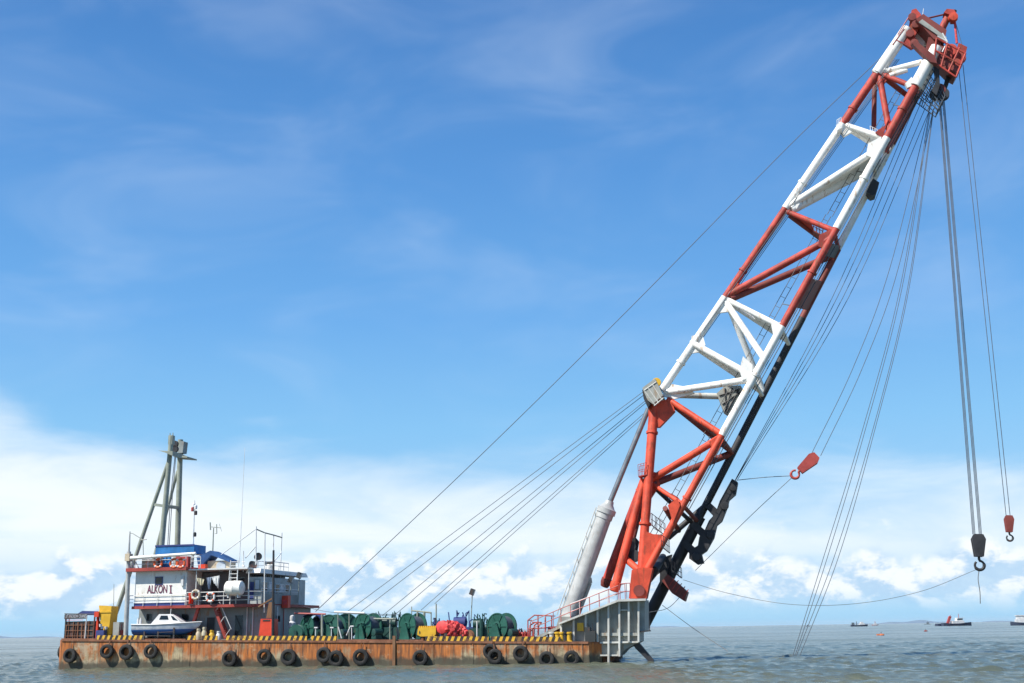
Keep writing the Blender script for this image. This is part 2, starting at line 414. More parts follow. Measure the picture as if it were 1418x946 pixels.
# ------------------------------------------------------------------ water: one sheet to the horizon, chop near the barge
def build_water():
    import numpy as np
    rng = np.random.default_rng(5)
    rows = np.concatenate([np.array([.5, 12, 25]), np.geomspace(36, 420, 330), np.geomspace(440, 60000, 60)])
    fine = np.radians(np.linspace(-34, 34, 520)); coarse = np.radians(np.linspace(34, 326, 62)[1:-1])
    ang = np.concatenate([fine, coarse]); na, nr = len(ang), len(rows)
    A, Rr = np.meshgrid(ang, rows); X = Rr * np.sin(A); Y = Rr * np.cos(A); Z = np.zeros_like(X)
    for lam, amp, n in ((8, .014, 6), (4.0, .018, 8), (2.2, .020, 10), (1.3, .016, 14)):
        for _ in range(n):
            th = rng.normal(R(205), .55); k = 2 * math.pi / (lam * rng.uniform(.8, 1.25)); ph = rng.uniform(0, 6.28)
            s = np.sin(k * (X * math.sin(th) + Y * math.cos(th)) + ph)
            Z += amp * (s + .35 * s * s - .17)
    Z *= np.clip((440 - Rr) / 250, 0, 1) * np.clip((Rr - 20) / 15, 0, 1)
    inside = np.abs(np.degrees(A)) <= 33.9
    gx = .5 + .5 * np.sin(X * .045 + Y * .02 + 1.0) * np.sin(Y * .05 - X * .013)   # calmer and rougher patches
    Z *= np.where(inside, .65 + .6 * gx, 0)
    co = np.stack([X, Y, Z], -1).reshape(-1, 3)
    i, j = np.meshgrid(np.arange(nr - 1), np.arange(na), indexing='ij'); j2 = (j + 1) % na
    fa = np.stack([i*na+j, i*na+j2, (i+1)*na+j2, (i+1)*na+j], -1).reshape(-1, 4)[:, ::-1]
    me = bpy.data.meshes.new('sea'); me.from_pydata(co.tolist(), [], fa.tolist())
    me.polygons.foreach_set('use_smooth', [True] * len(me.polygons))
    o = bpy.data.objects.new('sea', me); COL.objects.link(o); me.materials.append(M['water']); o['kind'] = 'structure'
build_water()

# far low hills
def build_hills():
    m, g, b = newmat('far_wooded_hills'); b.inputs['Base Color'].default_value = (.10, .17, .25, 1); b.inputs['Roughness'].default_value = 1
    mb = MB(); rnd = random.Random(3)
    for (a0, a1, hm, D) in ((-28, -20, 70, 21000), (4, 9, 30, 23000), (15, 20, 55, 22000), (20.5, 27, 50, 23500)):
        n = 60; top = []; back = []; fr = []
        for i in range(n + 1):
            t = i / n; a = R(a0 + (a1 - a0) * t)
            h = hm * math.sin(math.pi * t) ** .6 * (.55 + .25 * math.sin(t * 9 + a0) + .2 * math.sin(t * 23))
            fr.append((D * math.sin(a), D * math.cos(a), -2)); top.append(((D + 900) * math.sin(a), (D + 900) * math.cos(a), h))
            back.append(((D + 2500) * math.sin(a), (D + 2500) * math.cos(a), -2))
        vs = fr + top + back; N = n + 1
        mb.add(vs, [(i, i+1, N+i+1, N+i) for i in range(n)] + [(N+i, N+i+1, 2*N+i+1, 2*N+i) for i in range(n)])
    o = bpy.data.objects.new('hills', mb.mesh('hills')); COL.objects.link(o); o.data.materials.append(m); o['kind'] = 'structure'
build_hills()

# air over the sea: one closed, even box of thin haze
def build_haze():
    mb = MB(); mb.box((-32000, -3000, -6), (32000, 30000, 72))
    m = bpy.data.materials.new('sea_haze'); m.use_nodes = True; nt = m.node_tree; nt.nodes.clear()
    o_ = nt.nodes.new('ShaderNodeOutputMaterial'); v_ = nt.nodes.new('ShaderNodeVolumePrincipled')
    v_.inputs['Color'].default_value = (.80, .90, 1.0, 1); v_.inputs['Density'].default_value = 1.7e-5
    nt.links.new(v_.outputs[0], o_.inputs['Volume'])
    o = bpy.data.objects.new('haze', mb.mesh('haze')); COL.objects.link(o); o.data.materials.append(m); o['kind'] = 'stuff'
build_haze()

# ------------------------------------------------------------------ barge
BW = 18.0
barge = thing('crane_barge', 'long flat steel barge with streaked rusty hull carrying the whole crane', 'barge', (0, 0, 0))
hull = MB()
plan = [(-LEN + .5, 0), (-1.0, 0), (0, 1.1), (0, BW - 1), (-1, BW), (-LEN + .5, BW), (-LEN, BW - .6), (-LEN, .6)]
hull.plan(plan, -1.6, deck)
part('hull', hull, M['hull'], barge)
dk = MB()
ins = [(-LEN + .6, .12), (-1.1, .12), (-.12, 1.2), (-.12, BW - 1.1), (-1.1, BW - .12), (-LEN + .6, BW - .12)]
dk.plan(ins, 1.2, lambda u: deck(u) + .03)
part('deck', dk, M['deckpaint'], barge)
def strip(px0, px1, h, mat, name, v=.12, t=.10):
    u0, u1 = U(px0, 887, 0), U(px1, 887, 0)
    mb = MB(); mb.add([(u0, v, deck(u0) - .02), (u1, v, deck(u1) - .02), (u1, v + t, deck(u1) - .02), (u0, v + t, deck(u0) - .02),
                       (u0, v, deck(u0) + h), (u1, v, deck(u1) + h), (u1, v + t, deck(u1) + h), (u0, v + t, deck(u0) + h)],
                      [(0,3,2,1),(4,5,6,7),(0,1,5,4),(1,2,6,5),(2,3,7,6),(3,0,4,7)])
    return part(name, mb, mat, barge)
for a, b in ((133, 196), (258, 270), (278, 300), (312, 424), (430, 465), (588, 616), (617, 676), (679, 776)):
    strip(a, b, .46, M['hazard'], 'coaming')
for a, b in ((84, 132), (200, 256), (466, 586)):
    strip(a, b, .14, M['rusty'], 'coaming')
fp = MB(); uu = U(546, 900, 0); fp.box((uu - .14, -.16, -.4), (uu + .14, .02, deck(uu) + .5)); part('fender_post', fp, M['brown'], barge)
for px in (263, 330, 500, 600, 655, 700, 806):
    uu = U(px, 900, 0); q = MB(); q.box((uu - .05, -.05, -.5), (uu + .05, .01, deck(uu) - .05)); part('hull_frame', q, M['hull'], barge)
rb = MB(); rb.add([(-LEN + .6, -.09, deck(-LEN) - .16), (-1.05, -.09, deck(0) - .16), (-1.05, .02, deck(0) - .16), (-LEN + .6, .02, deck(-LEN) - .16),
                   (-LEN + .6, -.09, deck(-LEN) + .02), (-1.05, -.09, deck(0) + .02), (-1.05, .02, deck(0) + .02), (-LEN + .6, .02, deck(-LEN) + .02)],
                  [(0,3,2,1),(4,5,6,7),(0,1,5,4),(1,2,6,5),(2,3,7,6),(3,0,4,7)])
part('gunwale', rb, M['rusty'], barge)

# tyre fenders: one tyre with its hanging chain, copied along the side
def make_tyre():
    t = thing('tyre_fender', 'x', 'tyre', (0, 0, 0), 'tyre fenders along the rusty barge side')
    tm = MB()
    prof = [(.40, -.17), (.46, -.235), (.62, -.25), (.72, -.20), (.745, -.10), (.745, .10), (.72, .20), (.62, .25), (.46, .235), (.40, .17), (.37, 0)]
    n = 28; vs = []; fs = []; k = len(prof)
    for (r, d) in prof:
        for j in range(n):
            a = 2 * math.pi * j / n; rr = r * (1 + (.022 if (j % 2 and r > .7) else 0)); vs.append((rr * math.cos(a), d, rr * math.sin(a)))
    for i in range(k):
        for j in range(n): fs.append((i*n+j, i*n+(j+1)%n, ((i+1)%k)*n+(j+1)%n, ((i+1)%k)*n+j))
    tm.add(vs, fs); part('casing', tm, M['rubber'], t)
    ch = MB(); ch.tube([(.05, .06, .40), (.03, .10, .75), (0, .17, 1.25)], .035, 6); ch.tube([(-.05, .0, .40), (-.03, .10, .75), (0, .17, 1.25)], .035, 6)
    part('chain', ch, M['rusty'], t)
    return t
TY = [(97, 908, 'leftmost tyre fender, low on the stern end of the barge side'),
      (148, 902, 'tyre fender below the yellow hopper, second from the stern'),
      (175, 903, 'tyre fender right below the foot of the white davit post'),
      (209, 902, 'tyre fender hanging below the blue and white launch'),
      (318, 912, 'tyre fender below the red stairs, right of a long bare stretch of hull'),
      (366, 909, 'tyre fender under the bright orange box, left one of a close pair'),
      (399.5, 910, 'tyre fender under the right end of the deckhouse'),
      (448.5, 907, 'tyre fender below the second green winch, left and higher of two'),
      (465.5, 912, 'smaller-looking lower tyre fender close beside a higher one below the green winches'),
      (499.5, 910, 'tyre fender below the green winch with the round hub, middle of barge'),
      (582, 911, 'lone tyre fender left of the yellow machine on the bare middle hull'),
      (679, 902, 'tyre fender partly hidden behind another one below the single right green winch'),
      (685.5, 909, 'front tyre fender of the overlapping pair below the single right green winch'),
      (721, 905, 'tyre fender between the overlapping pair and the bow, hung high'),
      (757, 913, 'second tyre fender from the bow, low in the water'),
      (791.5, 912, 'tyre fender nearest the bow, below the yellow panel of the grey support')]
tyre0 = make_tyre(); used = False
rt = random.Random(4)
def put_tyre(px, py, label, v=-.36, sc=1.0):
    global used
    o = tyre0 if not used else copy_tree(tyre0); used = True
    p = P(px, py, v); o.location = world(p); o.rotation_euler = (rt.uniform(-.06, .10), rt.uniform(-.25, .25) * 1.0, PSI + rt.uniform(-.10, .12))
    o.scale = (sc, sc, sc); o['label'] = label
for i, (px, py, lb) in enumerate(TY):
    put_tyre(px, py, lb, v=-.85 if i == 12 else -.36, sc=rt.uniform(.93, 1.06))
put_tyre(83, 903, 'dark tyre hung round the stern corner of the barge', v=1.2, sc=.9)
_t = [o for o in bpy.data.objects if o.get('label', '').startswith('dark tyre hung round')][0]
_t.location = world((-LEN - .28, 1.6, H(83, 903, 1.2))); _t.rotation_euler = (0, 0, PSI + R(90))

# ------------------------------------------------------------------ deckhouse
VN = 1.2                                          # outer face of the upper house
WD = H(220, 839, VN); WR = H(220, 791, VN)        # upper deck and roof heights
uL, uM = U(187, 815, VN), U(258, 815, VN)
dh = thing('deckhouse', 'white and grey two storey deckhouse with red edged decks on the barge', 'deckhouse', (uL, VN, deck(uL)))
vg = 4.6
def UU(px, v): return U(px, 840, v)
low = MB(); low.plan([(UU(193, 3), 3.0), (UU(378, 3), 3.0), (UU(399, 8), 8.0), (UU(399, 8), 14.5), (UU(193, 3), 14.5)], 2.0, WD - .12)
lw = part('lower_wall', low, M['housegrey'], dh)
sl = MB(); slp = [(uL - .25, VN - .05), (UU(345, VN), VN - .05), (UU(364, 2.4), 2.4), (UU(414, 9), 9.0), (UU(414, 9) , 15), (uL - .25, 15)]
sl.plan(slp, WD - .28, WD); part('upper_deck', sl, M['redtrim'], dh)
wh = MB(); wh.plan([(uL, VN), (uM, VN), (uM, 14), (uL, 14)], WD, WR); uw = part('upper_wall', wh, M['house'], dh)
bs = MB(); bs.box((uL - .01, VN - .035, WD + .003), (uM + .01, VN + .02, WD + .30)); part('blue_skirting', bs, M['bluetrim'], dh)
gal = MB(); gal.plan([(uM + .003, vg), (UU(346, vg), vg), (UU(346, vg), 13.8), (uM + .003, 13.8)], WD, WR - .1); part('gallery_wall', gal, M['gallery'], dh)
bp_ = [(UU(343, 2.6), 2.6), (UU(361, 2.6), 2.6), (UU(379, 5.6), 5.6), (UU(400, 8.5), 8.5), (UU(400, 8.5), 13), (UU(343, 2.6), 13)]
WB = H(352, 799, 2.6)
br = MB(); br.plan(bp_, WD, WB); bw = part('bridge_wall', br, M['bridge'], dh)
# bridge roof: pale visor sloping down towards the bow
def off(poly, d):
    c = Vector((sum(p[0] for p in poly) / len(poly), sum(p[1] for p in poly) / len(poly)))
    return [((p[0] - c.x) * (1 + d) + c.x, (p[1] - c.y) * (1 + d) + c.y) for p in poly]
ro = MB(); rp = off(bp_, .10); n = len(rp)
zt = lambda p: H(351, 790, 2.6) - max(0, p[0] - rp[1][0]) * .10
vs = [(p[0], p[1], zt(p) - .28) for p in rp] + [(p[0] * .97 + rp[0][0] * .03, p[1] * .94 + 7.5 * .06, zt(p) + .16) for p in rp]
ro.add(vs, [tuple(range(n))[::-1], tuple(range(n, 2*n))] + [(i, (i+1) % n, n + (i+1) % n, n + i) for i in range(n)])
part('bridge_roof', ro, M['house'], dh)
# bulwark round the bridge front
bu = MB(); pts = [(UU(362, 2.3), 2.3), (UU(385, 5), 5.0), (UU(413, 9), 9.0)]
wb1 = H(390, 823, 5)
for (a, b) in zip(pts, pts[1:]): bu.beam((a[0], a[1], (WD + wb1) / 2), (b[0], b[1], (WD + wb1) / 2), .09, wb1 - WD, up=(0, 0, 1))
part('bulwark', bu, M['housegrey'], dh)
# roofs
rf = MB(); rf.plan([(uL - .75, VN - .75), (uM + .25, VN - .75), (uM + .25, 14.4), (uL - .75, 14.4)], WR, WR + .34); roof = part('roof', rf, M['redtrim'], dh)
rf2 = MB(); rf2.plan([(uM + .253, VN - .2), (UU(342, VN), VN - .2), (UU(342, VN), 14), (uM + .253, 14)], WR - .02, WR + .12); part('gallery_roof', rf2, M['rail'], dh)
# windows and doors
def opening(name, px0, py0, px1, py1, v, mat, parent, t=.05, fmat=None, axis=None):
    u0, w0, u1, w1 = U(px0, py1, v), H(px0, py1, v), U(px1, py0, v), H(px1, py0, v)
    f = MB(); f.box((u0 - .07, v - t, w0 - .07), (u1 + .07, v + .02, w1 + .07)); fo = part(name, f, fmat or M['housegrey'], parent)
    p = MB(); p.box((u0, v - t - .02, w0), (u1, v - t + .01, w1)); part('pane' if name == 'window' else 'panel', p, mat, fo); return fo
opening('window', 215.5, 799.5, 225, 809, VN, M['glass'], dh, fmat=M['bluetrim'])
opening('door', 325, 852, 337, 881, 3.0, M['glass'], dh, fmat=M['housegrey'])
opening('window', 203, 850, 211, 860, 3.0, M['glass'], dh); opening('window', 252, 850, 262, 859, 3.0, M['glass'], dh)
opening('door', 286, 855, 298, 882, 3.0, M['darkbox'], dh)
opening('door', 346, 806, 352, 830, 2.6, M['dkblue'], dh); opening('window', 353.5, 803, 359.5, 816, 2.6, M['paleglass'], dh)
opening('window', 262, 800, 273, 812, vg, M['glass'], dh); opening('door', 292, 803, 303, 836, vg, M['darkbox'], dh); opening('window', 329, 800, 339, 812, vg, M['glass'], dh)
def slant_win(a, b, t0, t1, w0, w1, mat):
    a, b = Vector((a[0], a[1], 0)), Vector((b[0], b[1], 0)); d = (b - a); nrm = Vector((d.y, -d.x, 0)).normalized()
    p, q = a + d * t0 + nrm * .03, a + d * t1 + nrm * .03; mid = (w0 + w1) / 2
    f = MB(); f.beam((p.x, p.y, mid), (q.x, q.y, mid), .07, (w1 - w0) + .14, up=(0, 0, 1)); fo = part('window', f, M['rail'], dh)
    p, q = p + nrm * .03 + d * .015, q + nrm * .03 - d * .015
    k = MB(); k.beam((p.x, p.y, mid), (q.x, q.y, mid), .05, (w1 - w0), up=(0, 0, 1)); part('pane', k, mat, fo)
w0_, w1_ = H(375, 818, 4), H(375, 806.5, 4)
for i, (t0, t1) in enumerate(((.08, .42), (.55, .92))): slant_win(bp_[1], bp_[2], t0, t1, w0_, w1_, M['glass'] if i == 0 else M['paleglass'])
for i, (t0, t1) in enumerate(((.06, .30), (.36, .62), (.70, .95))): slant_win(bp_[2], bp_[3], t0, t1, w0_ - .1, w1_ - .15, M['glass'] if i != 1 else M['paleglass'])
# small pale tube lamp on the wall corner
q = MB(); p = P(253.5, 803, VN); q.box((p.x - .14, VN - .22, p.z - .6), (p.x + .14, VN - .002, p.z + .35)); part('wall_locker', q, M['rail'], dh)
# the name on the wall
def pp0(lst): return [(P(x, y, VN).x, P(x, y, VN).z) for x, y in lst]
def text_mesh(s, height, depth=.02):
    cu = bpy.data.curves.new('txt', 'FONT'); cu.body = s; cu.size = 1; cu.extrude = depth; cu.offset = .010
    o = bpy.data.objects.new('txt', cu); COL.objects.link(o)
    dg = bpy.context.evaluated_depsgraph_get(); me = bpy.data.meshes.new_from_object(o.evaluated_get(dg))
    COL.objects.unlink(o); bpy.data.objects.remove(o); return me
def lettering(s, px0, px1, pyt, pyb, v, mat, parent, width=None, name='lettering'):
    me = text_mesh(s, 1); xs = [v_.co.x for v_ in me.vertices]; ys = [v_.co.y for v_ in me.vertices]
    u0, u1 = U(px0, pyb, v), U(px1, pyb, v); wb, wt = H(px0, pyb, v), H(px0, pyt, v)
    sx = (u1 - u0) / (max(xs) - min(xs)); sy = (wt - wb) / (max(ys) - min(ys)); root = parent
    while root.parent: root = root.parent
    b = BASE[root.name]
    for v_ in me.vertices:
        x, y, z = v_.co; v_.co = Vector((u0 + (x - min(xs)) * sx, v - z * .5, wb + (y - min(ys)) * sy)) - b
    me.materials.clear(); me.materials.append(mat); o = bpy.data.objects.new(name, me); COL.objects.link(o); o.parent = parent; return o
lettering('ALKON', 203.5, 231, 810.5, 822, VN - .03, M['ink'], uw)
q = MB(); q.prism(pp0([(234.6, 822), (238.4, 822), (238.4, 820.9), (237.3, 820.6), (237.3, 811.9), (238.4, 811.6), (238.4, 810.5), (234.6, 810.5), (234.6, 811.6), (235.7, 811.9), (235.7, 820.6), (234.6, 820.9)]), VN - .035, VN - .003)
part('lettering', q, M['ink'], uw)

# railings
def railing(pts, h, mat, parent, name='railing', bars=3, step=1.5, r=.032):
    mb = MB()
    for a, b in zip(pts, pts[1:]):
        a, b = Vector(a), Vector(b); L = (b - a).length; n = max(1, int(round(L / step)))
        for i in range(n + 1):
            p = a.lerp(b, i / n); mb.tube([p, p + Vector((0, 0, h))], r, 6)
        for k in range(1, bars + 1): mb.tube([a + Vector((0, 0, h * k / bars)), b + Vector((0, 0, h * k / bars))], r if k < bars else r * 1.3, 6)
    return part(name, mb, mat, parent)
railing([(uL - .5, VN - .12, WD), (uM, VN - .12, WD)], 1.08, M['rail'], dh)
railing([(uM + .1, VN - .06, WD), (UU(344, VN), VN - .06, WD)], 1.25, M['rail'], dh, r=.033)
railing([(UU(344, VN), VN, WD), (UU(362, 2.3), 2.2, WD)], 1.25, M['rail'], dh)
railing([(uL + .2, VN - .55, WR + .34), (uM + .1, VN - .55, WR + .34)], 1.15, M['rail'], dh, bars=3)
railing([(uM + .4, VN, WR + .12), (UU(275, VN), VN, WR + .12)], 1.2, M['rail'], dh)
railing([(UU(362, 2.3), 2.2, wb1), (UU(385, 5), 4.9, wb1), (UU(413, 9), 8.9, wb1)], .55, M['rail'], dh, bars=2)
railing([(UU(345, 3), 2.9, zt(rp[0]) + .16), (UU(379, 5.6), 5.4, zt(rp[2]) + .2), (UU(399, 8.5), 8.3, zt(rp[3]) + .2)], .8, M['rail'], dh, bars=2, step=1.1)
for px_ in (341, 349, 383, 392):
    q = MB(); v_ = 3.0 if px_ < 378 else 3.0 + (px_ - 378) * .24; p = P(px_, 884, v_ - .12); q.tube([(p.x, v_ - .12, deck(p.x)), (p.x, v_ - .12, WD - .3)], .06, 6); part('drain_pipe', q, M['rail'] if px_ != 392 else M['redtrim'], dh)
opening('window', 382, 853, 388, 861, 4.2, M['glass'], dh)
# stairs from the deck to the gallery
st = MB(); a = P(299, 842, 2.0); b = P(314, 884, 2.0)
for vv in (1.7, 2.5): st.beam((a.x, vv, a.z), (b.x, vv, b.z), .30, .06)
for i in range(1, 13):
    t = i / 13; st.box((a.x + (b.x - a.x) * t - .12, 1.74, a.z + (b.z - a.z) * t - .02), (a.x + (b.x - a.x) * t + .12, 2.46, a.z + (b.z - a.z) * t + .02))
part('stairs', st, M['redtrim'], dh)
hr = MB(); hr.tube([(a.x + .5, 1.7, a.z + .6), (b.x + .6, 1.7, b.z + .9)], .045, 6)
for t in (.1, .5, .95): 
    p = Vector(a).lerp(Vector(b), t); hr.tube([(p.x, 1.7, p.z), (p.x + .55, 1.7, p.z + .75)], .035, 6)
part('handrail', hr, M['rail'], dh)
st2 = MB(); a = P(262, 872, 2.2); b = P(284, 842, 2.2)
q = MB(); a = P(275, 842, 2.4); b = P(262, 880, 2.4); q.beam(a, b, .28, .3); part('brace', q, M['redtrim'], dh)
q = MB()
for px in (270, 318, 343): 
    q = MB(); p = P(px, 838, VN); q.tube([(p.x, VN + .05, WD), (p.x, VN + .05, WR)], .05, 8); part('gallery_post', q, M['rail'], dh)

# ladder up to the roof
lad = thing('ladder', 'white steel ladder leaning from the gallery rail up to the roof', 'ladder', P(318, 825, .9))
a0, a1 = P(315.5, 826, .9), P(319.5, 776, 1.2); b0, b1 = P(327, 826, .9), P(330, 776, 1.2)
q = MB(); q.tube([a0, a1], .06, 6); part('side_rail', q, M['rail'], lad)
q = MB(); q.tube([b0, b1], .06, 6); part('side_rail', q, M['rail'], lad)
for i in range(9):
    t = (i + .6) / 9; q = MB(); q.tube([a0.lerp(a1, t), b0.lerp(b1, t)], .035, 6); part('rung', q, M['rail'], lad)

# clutter on the gallery
q = MB(); c0 = P(324, 823, .7)
q.lathe((c0.x - .95, .75, c0.z + .62), (1, 0, 0), [(.0, 0), (.50, .02), (.70, .18), (.73, .9), (.76, .95), (.76, 1.0), (.73, 1.05), (.70, 1.75), (.50, 1.9), (0, 1.93)], 20)
lr = thing('life_raft', 'white canister life raft on the gallery rail in front of the ladder', 'life raft', (c0.x, .75, c0.z - .1))
part('canister', q, M['house'], lr)
q = MB(); 
for dx in (-.55, .5): q.box((c0.x + dx - .06, .45, c0.z - .35), (c0.x + dx + .06, 1.05, c0.z + .1))
part('cradle', q, M['rail'], lr)
def lifebuoy(px, py, v, label, mat=M['orangebuoy']):
    p = P(px, py, v); t = thing('lifebuoy', label, 'lifebuoy', p, 'lifebuoys hung on the rails')
    q = MB(); q.torus(p, (0, 1, 0), .42, .12, 22, 8); part('ring', q, mat, t)
    for k in range(4):
        a = math.pi / 4 + k * math.pi / 2; q = MB(); q.lathe((p.x + .42 * math.cos(a) , p.y, p.z + .42 * math.sin(a)), (-math.sin(a), 0, math.cos(a)), [(.127, -.07), (.127, .07)], 10)
        part('band', q, M['rail'] if mat is not M['rail'] else M['orangebuoy'], t)
lifebuoy(271, 823.5, VN - .25, 'pale lifebuoy on the gallery rail beside an orange cloth', M['beige'])
lifebuoy(291.5, 827, VN - .25, 'faded pinkish lifebuoy on the gallery rail right of the orange cloth', M['rail'])
lifebuoy(219, 780, VN - .7, 'orange lifebuoy on the roof rail left of the blue sheet')
lifebuoy(241, 780, VN - .7, 'orange lifebuoy on the roof rail, left of the close pair')
lifebuoy(250.5, 780, VN - .7, 'orange lifebuoy on the roof rail, right of the close pair')
def cloth(pts, v, label, mat, name='laundry', cat='cloth', group=None, seed=1):
    rr = random.Random(seed); q = MB(); n = 8; top = [pts[0], pts[1]]; bot = [pts[3], pts[2]]; vs = []; fs = []
    for i in range(n + 1):
        for j in range(n + 1):
            s, t = i / n, j / n
            a = Vector(P(*top[0], v)).lerp(P(*top[1], v), s); b = Vector(P(*bot[0], v)).lerp(P(*bot[1], v), s); p = a.lerp(b, t)
            p.y += .10 * math.sin(s * 14 + seed) * (.3 + t) + rr.uniform(-.03, .03); p.z += rr.uniform(-.05, .05) * t; vs.append(p)
    m = len(vs); vs2 = [p + Vector((0, .03, 0)) for p in vs]
    for i in range(n):
        for j in range(n):
            a = i*(n+1)+j; fs.append((a, a+1, a+n+2, a+n+1)); fs.append((m+a, m+a+n+1, m+a+n+2, m+a+1))
    q.add(vs + vs2, fs); return solo(name, q, mat, label, cat, P(*pts[0], v), group)
cloth([(261, 821), (270, 821), (267, 836), (261, 837)], VN - .2, 'bright orange cloth draped over the gallery rail', M['orange'], name='draped_cloth', seed=2)
cloth([(272, 800), (283, 802), (281, 811), (275, 810)], 1.25, 'cream shirt hanging on the gallery line', M['cloth'], seed=3, group='laundry on the gallery')
cloth([(286.5, 800), (293, 799), (291, 815), (289, 816)], 1.25, 'faded blue trousers hanging left of pale cloth on the gallery', M['clothblue'], seed=4, group='laundry on the gallery')
cloth([(293, 799), (304, 797), (302, 815), (297, 808)], 1.25, 'pale grey cloth hanging beside the blue trousers on the gallery', M['rail'], seed=5, group='laundry on the gallery')
# line for the laundry
# things on the roof
zr = WR + .34
q = MB(); a, b = P(215, 768, 2.5), P(269, 754, 2.5); q.box((a.x, 2.5, a.z), (b.x, 5.2, b.z))
bb = thing('water_tank', 'big blue rectangular tank on the deckhouse roof below the grey mast', 'tank', (a.x, 2.5, zr)); part('tank_shell', q, M['blue'], bb)
q = MB()
for du in (.2, (b.x - a.x) - .2):
    for vv in (2.7, 5.0): q.box((a.x + du - .1, vv - .1, zr), (a.x + du + .1, vv + .1, a.z))
part('stand', q, M['housegrey'], bb)
q = MB(); q.box((a.x - .04, 2.44, b.z - .12), (b.x + .04, 2.5 - .002, b.z + .04)); part('rim', q, M['dkblue'], bb)
cloth([(226, 770), (237, 770), (237, 787), (226, 786)], .9, 'blue sheet tied inside the roof rail', M['blue'], name='sheet', seed=6)
q = MB(); a = P(244, 786, 2.2); q.box((a.x, 2.0, zr), (a.x + 1.4, 3.2, zr + 1.15)); solo('deck_locker', q, M['shipred'], 'dark red locker on the deckhouse roof behind the pair of lifebuoys', 'locker', (a.x, 2, zr))
q = MB(); a = P(200, 787, 2.2); q.box((a.x, 1.6, zr), (a.x + 1.8, 3.2, zr + .95)); solo('deck_locker', q, M['darkbox'], 'dark grey locker at the left end of the deckhouse roof', 'locker', (a.x, 1.6, zr))
# blue canopy over a beige hut
hz = WR + .12
hut = thing('roof_hut', 'small beige hut under a dark blue canopy on the gallery roof', 'hut', (P(290, 790, 3).x, 3, hz))
q = MB(); a, b = P(287, 789, 3), P(318, 776, 3); q.box((a.x, 3, hz), (b.x, 4.5, b.z)); part('hut_wall', q, M['beige'], hut)
q = MB(); pl = [P(272, 771, 2.6), P(284, 766, 2.6), P(291, 762.5, 2.6), P(304, 768, 2.6), P(317.5, 775, 2.6), P(317.5, 778.5, 2.6), P(292, 768.5, 2.6), P(284, 778, 2.6), P(275, 789, 2.6)]
q.prism([(p.x, p.z) for p in pl], 2.6, 4.6); part('canopy', q, M['navy'], hut)
q = MB(); a, b = P(303, 789, 2.9), P(308, 780, 2.9); q.lathe(((a.x + b.x) / 2, 2.995, (a.z + b.z) / 2), (0, -1, 0), [(.55, 0), (.50, .06), (0, .02)], 18); part('round_window', q, M['paleglass'], hut)
q = MB(); a = P(277, 790, 2.3); q.box((a.x, 1.9, hz), (a.x + .75, 2.5, hz + .5)); solo('crate', q, M['orange'], 'orange crate on the gallery roof under the blue canopy', 'crate', (a.x, 2, hz))

# masts and aerials
def pole(mb, px0, py0, px1, py1, v, r0, r1=None): 
    a, b = P(px0, py0, v), P(px1, py1, v); mb.tube([a, b], [r0, r0 if r1 is None else r1], 8); return a, b
mt = thing('signal_mast', 'slim mast with red and white lamps behind the blue roof tank', 'mast', P(268, 768, 5))
q = MB(); pole(q, 267, 768, 269.5, 693, 5, .09, .05); part('pole', q, M['rail'], mt)
for px, py, m_, dx in ((266.8, 705, 'shipred', -.22), (271, 702, 'rail', .2), (271, 710, 'darkbox', .18), (269.8, 740, 'darkbox', .15), (268.5, 699.5, 'rail', .05)):
    p = P(px, py, 5); q = MB(); q.lathe(p - Vector((0, 0, .25)), (0, 0, 1), [(.10, 0), (.17, .03), (.17, .38), (.08, .48)], 10); q.tube([p, P(269, py, 5)], .03, 6); part('lamp', q, M[m_], mt)
an = thing('radio_mast', 'thin mast with a forked crossbar of aerials above the blue canopy', 'mast', P(294, 766, 5))
q = MB(); pole(q, 294.5, 766, 295.8, 731, 5, .075, .06); part('pole', q, M['mast'], an)
q = MB(); pole(q, 291, 729.5, 306, 731, 5, .04); pole(q, 291, 723.5, 291.5, 734, 5, .07); pole(q, 300, 726, 300.2, 739, 5, .05); pole(q, 297.5, 739, 300.3, 739, 5, .03); pole(q, 303.5, 725.5, 307, 736, 5, .02); part('crossbar', q, M['mast'], an)
wa = MB(); pole(wa, 331.5, 780, 339, 620, 5, .045, .018); solo('whip_aerial', wa, M['rail'], 'very long thin whip aerial rising above the deckhouse', 'aerial', P(331.5, 780, 5))
ft = thing('pole_frame', 'white goalpost frame of four tall poles over the bridge', 'frame', P(355, 790, 3))
for (x0, y0, x1, y1, v) in ((354, 793, 354.8, 729, 3.2), (366, 848, 366.8, 738, 2.0), (377.5, 800, 378.8, 741, 6.5), (387.8, 800, 390.3, 738, 8.5)):
    q = MB(); pole(q, x0, y0, x1, y1, v, .065); part('post', q, M['rail'], ft)
q = MB(); q.tube([P(354, 732.5, 3.2), P(366.8, 738, 4), P(378.8, 741, 6.5), P(390.3, 744.5, 8.5)], .07, 8); part('top_bar', q, M['mast'], ft)
q = MB(); q.tube([P(304, 770, 3.2), P(354, 733, 3.2)], .05, 6); part('brace', q, M['rail'], ft)
q = MB(); q.tube([P(340, 773, 3.2), P(354, 757, 3.2)], .06, 6); part('brace', q, M['rail'], ft)
q = MB(); q.tube([P(379, 778, 6.5), P(390, 765, 8.5)], .06, 6); part('brace', q, M['rail'], ft)
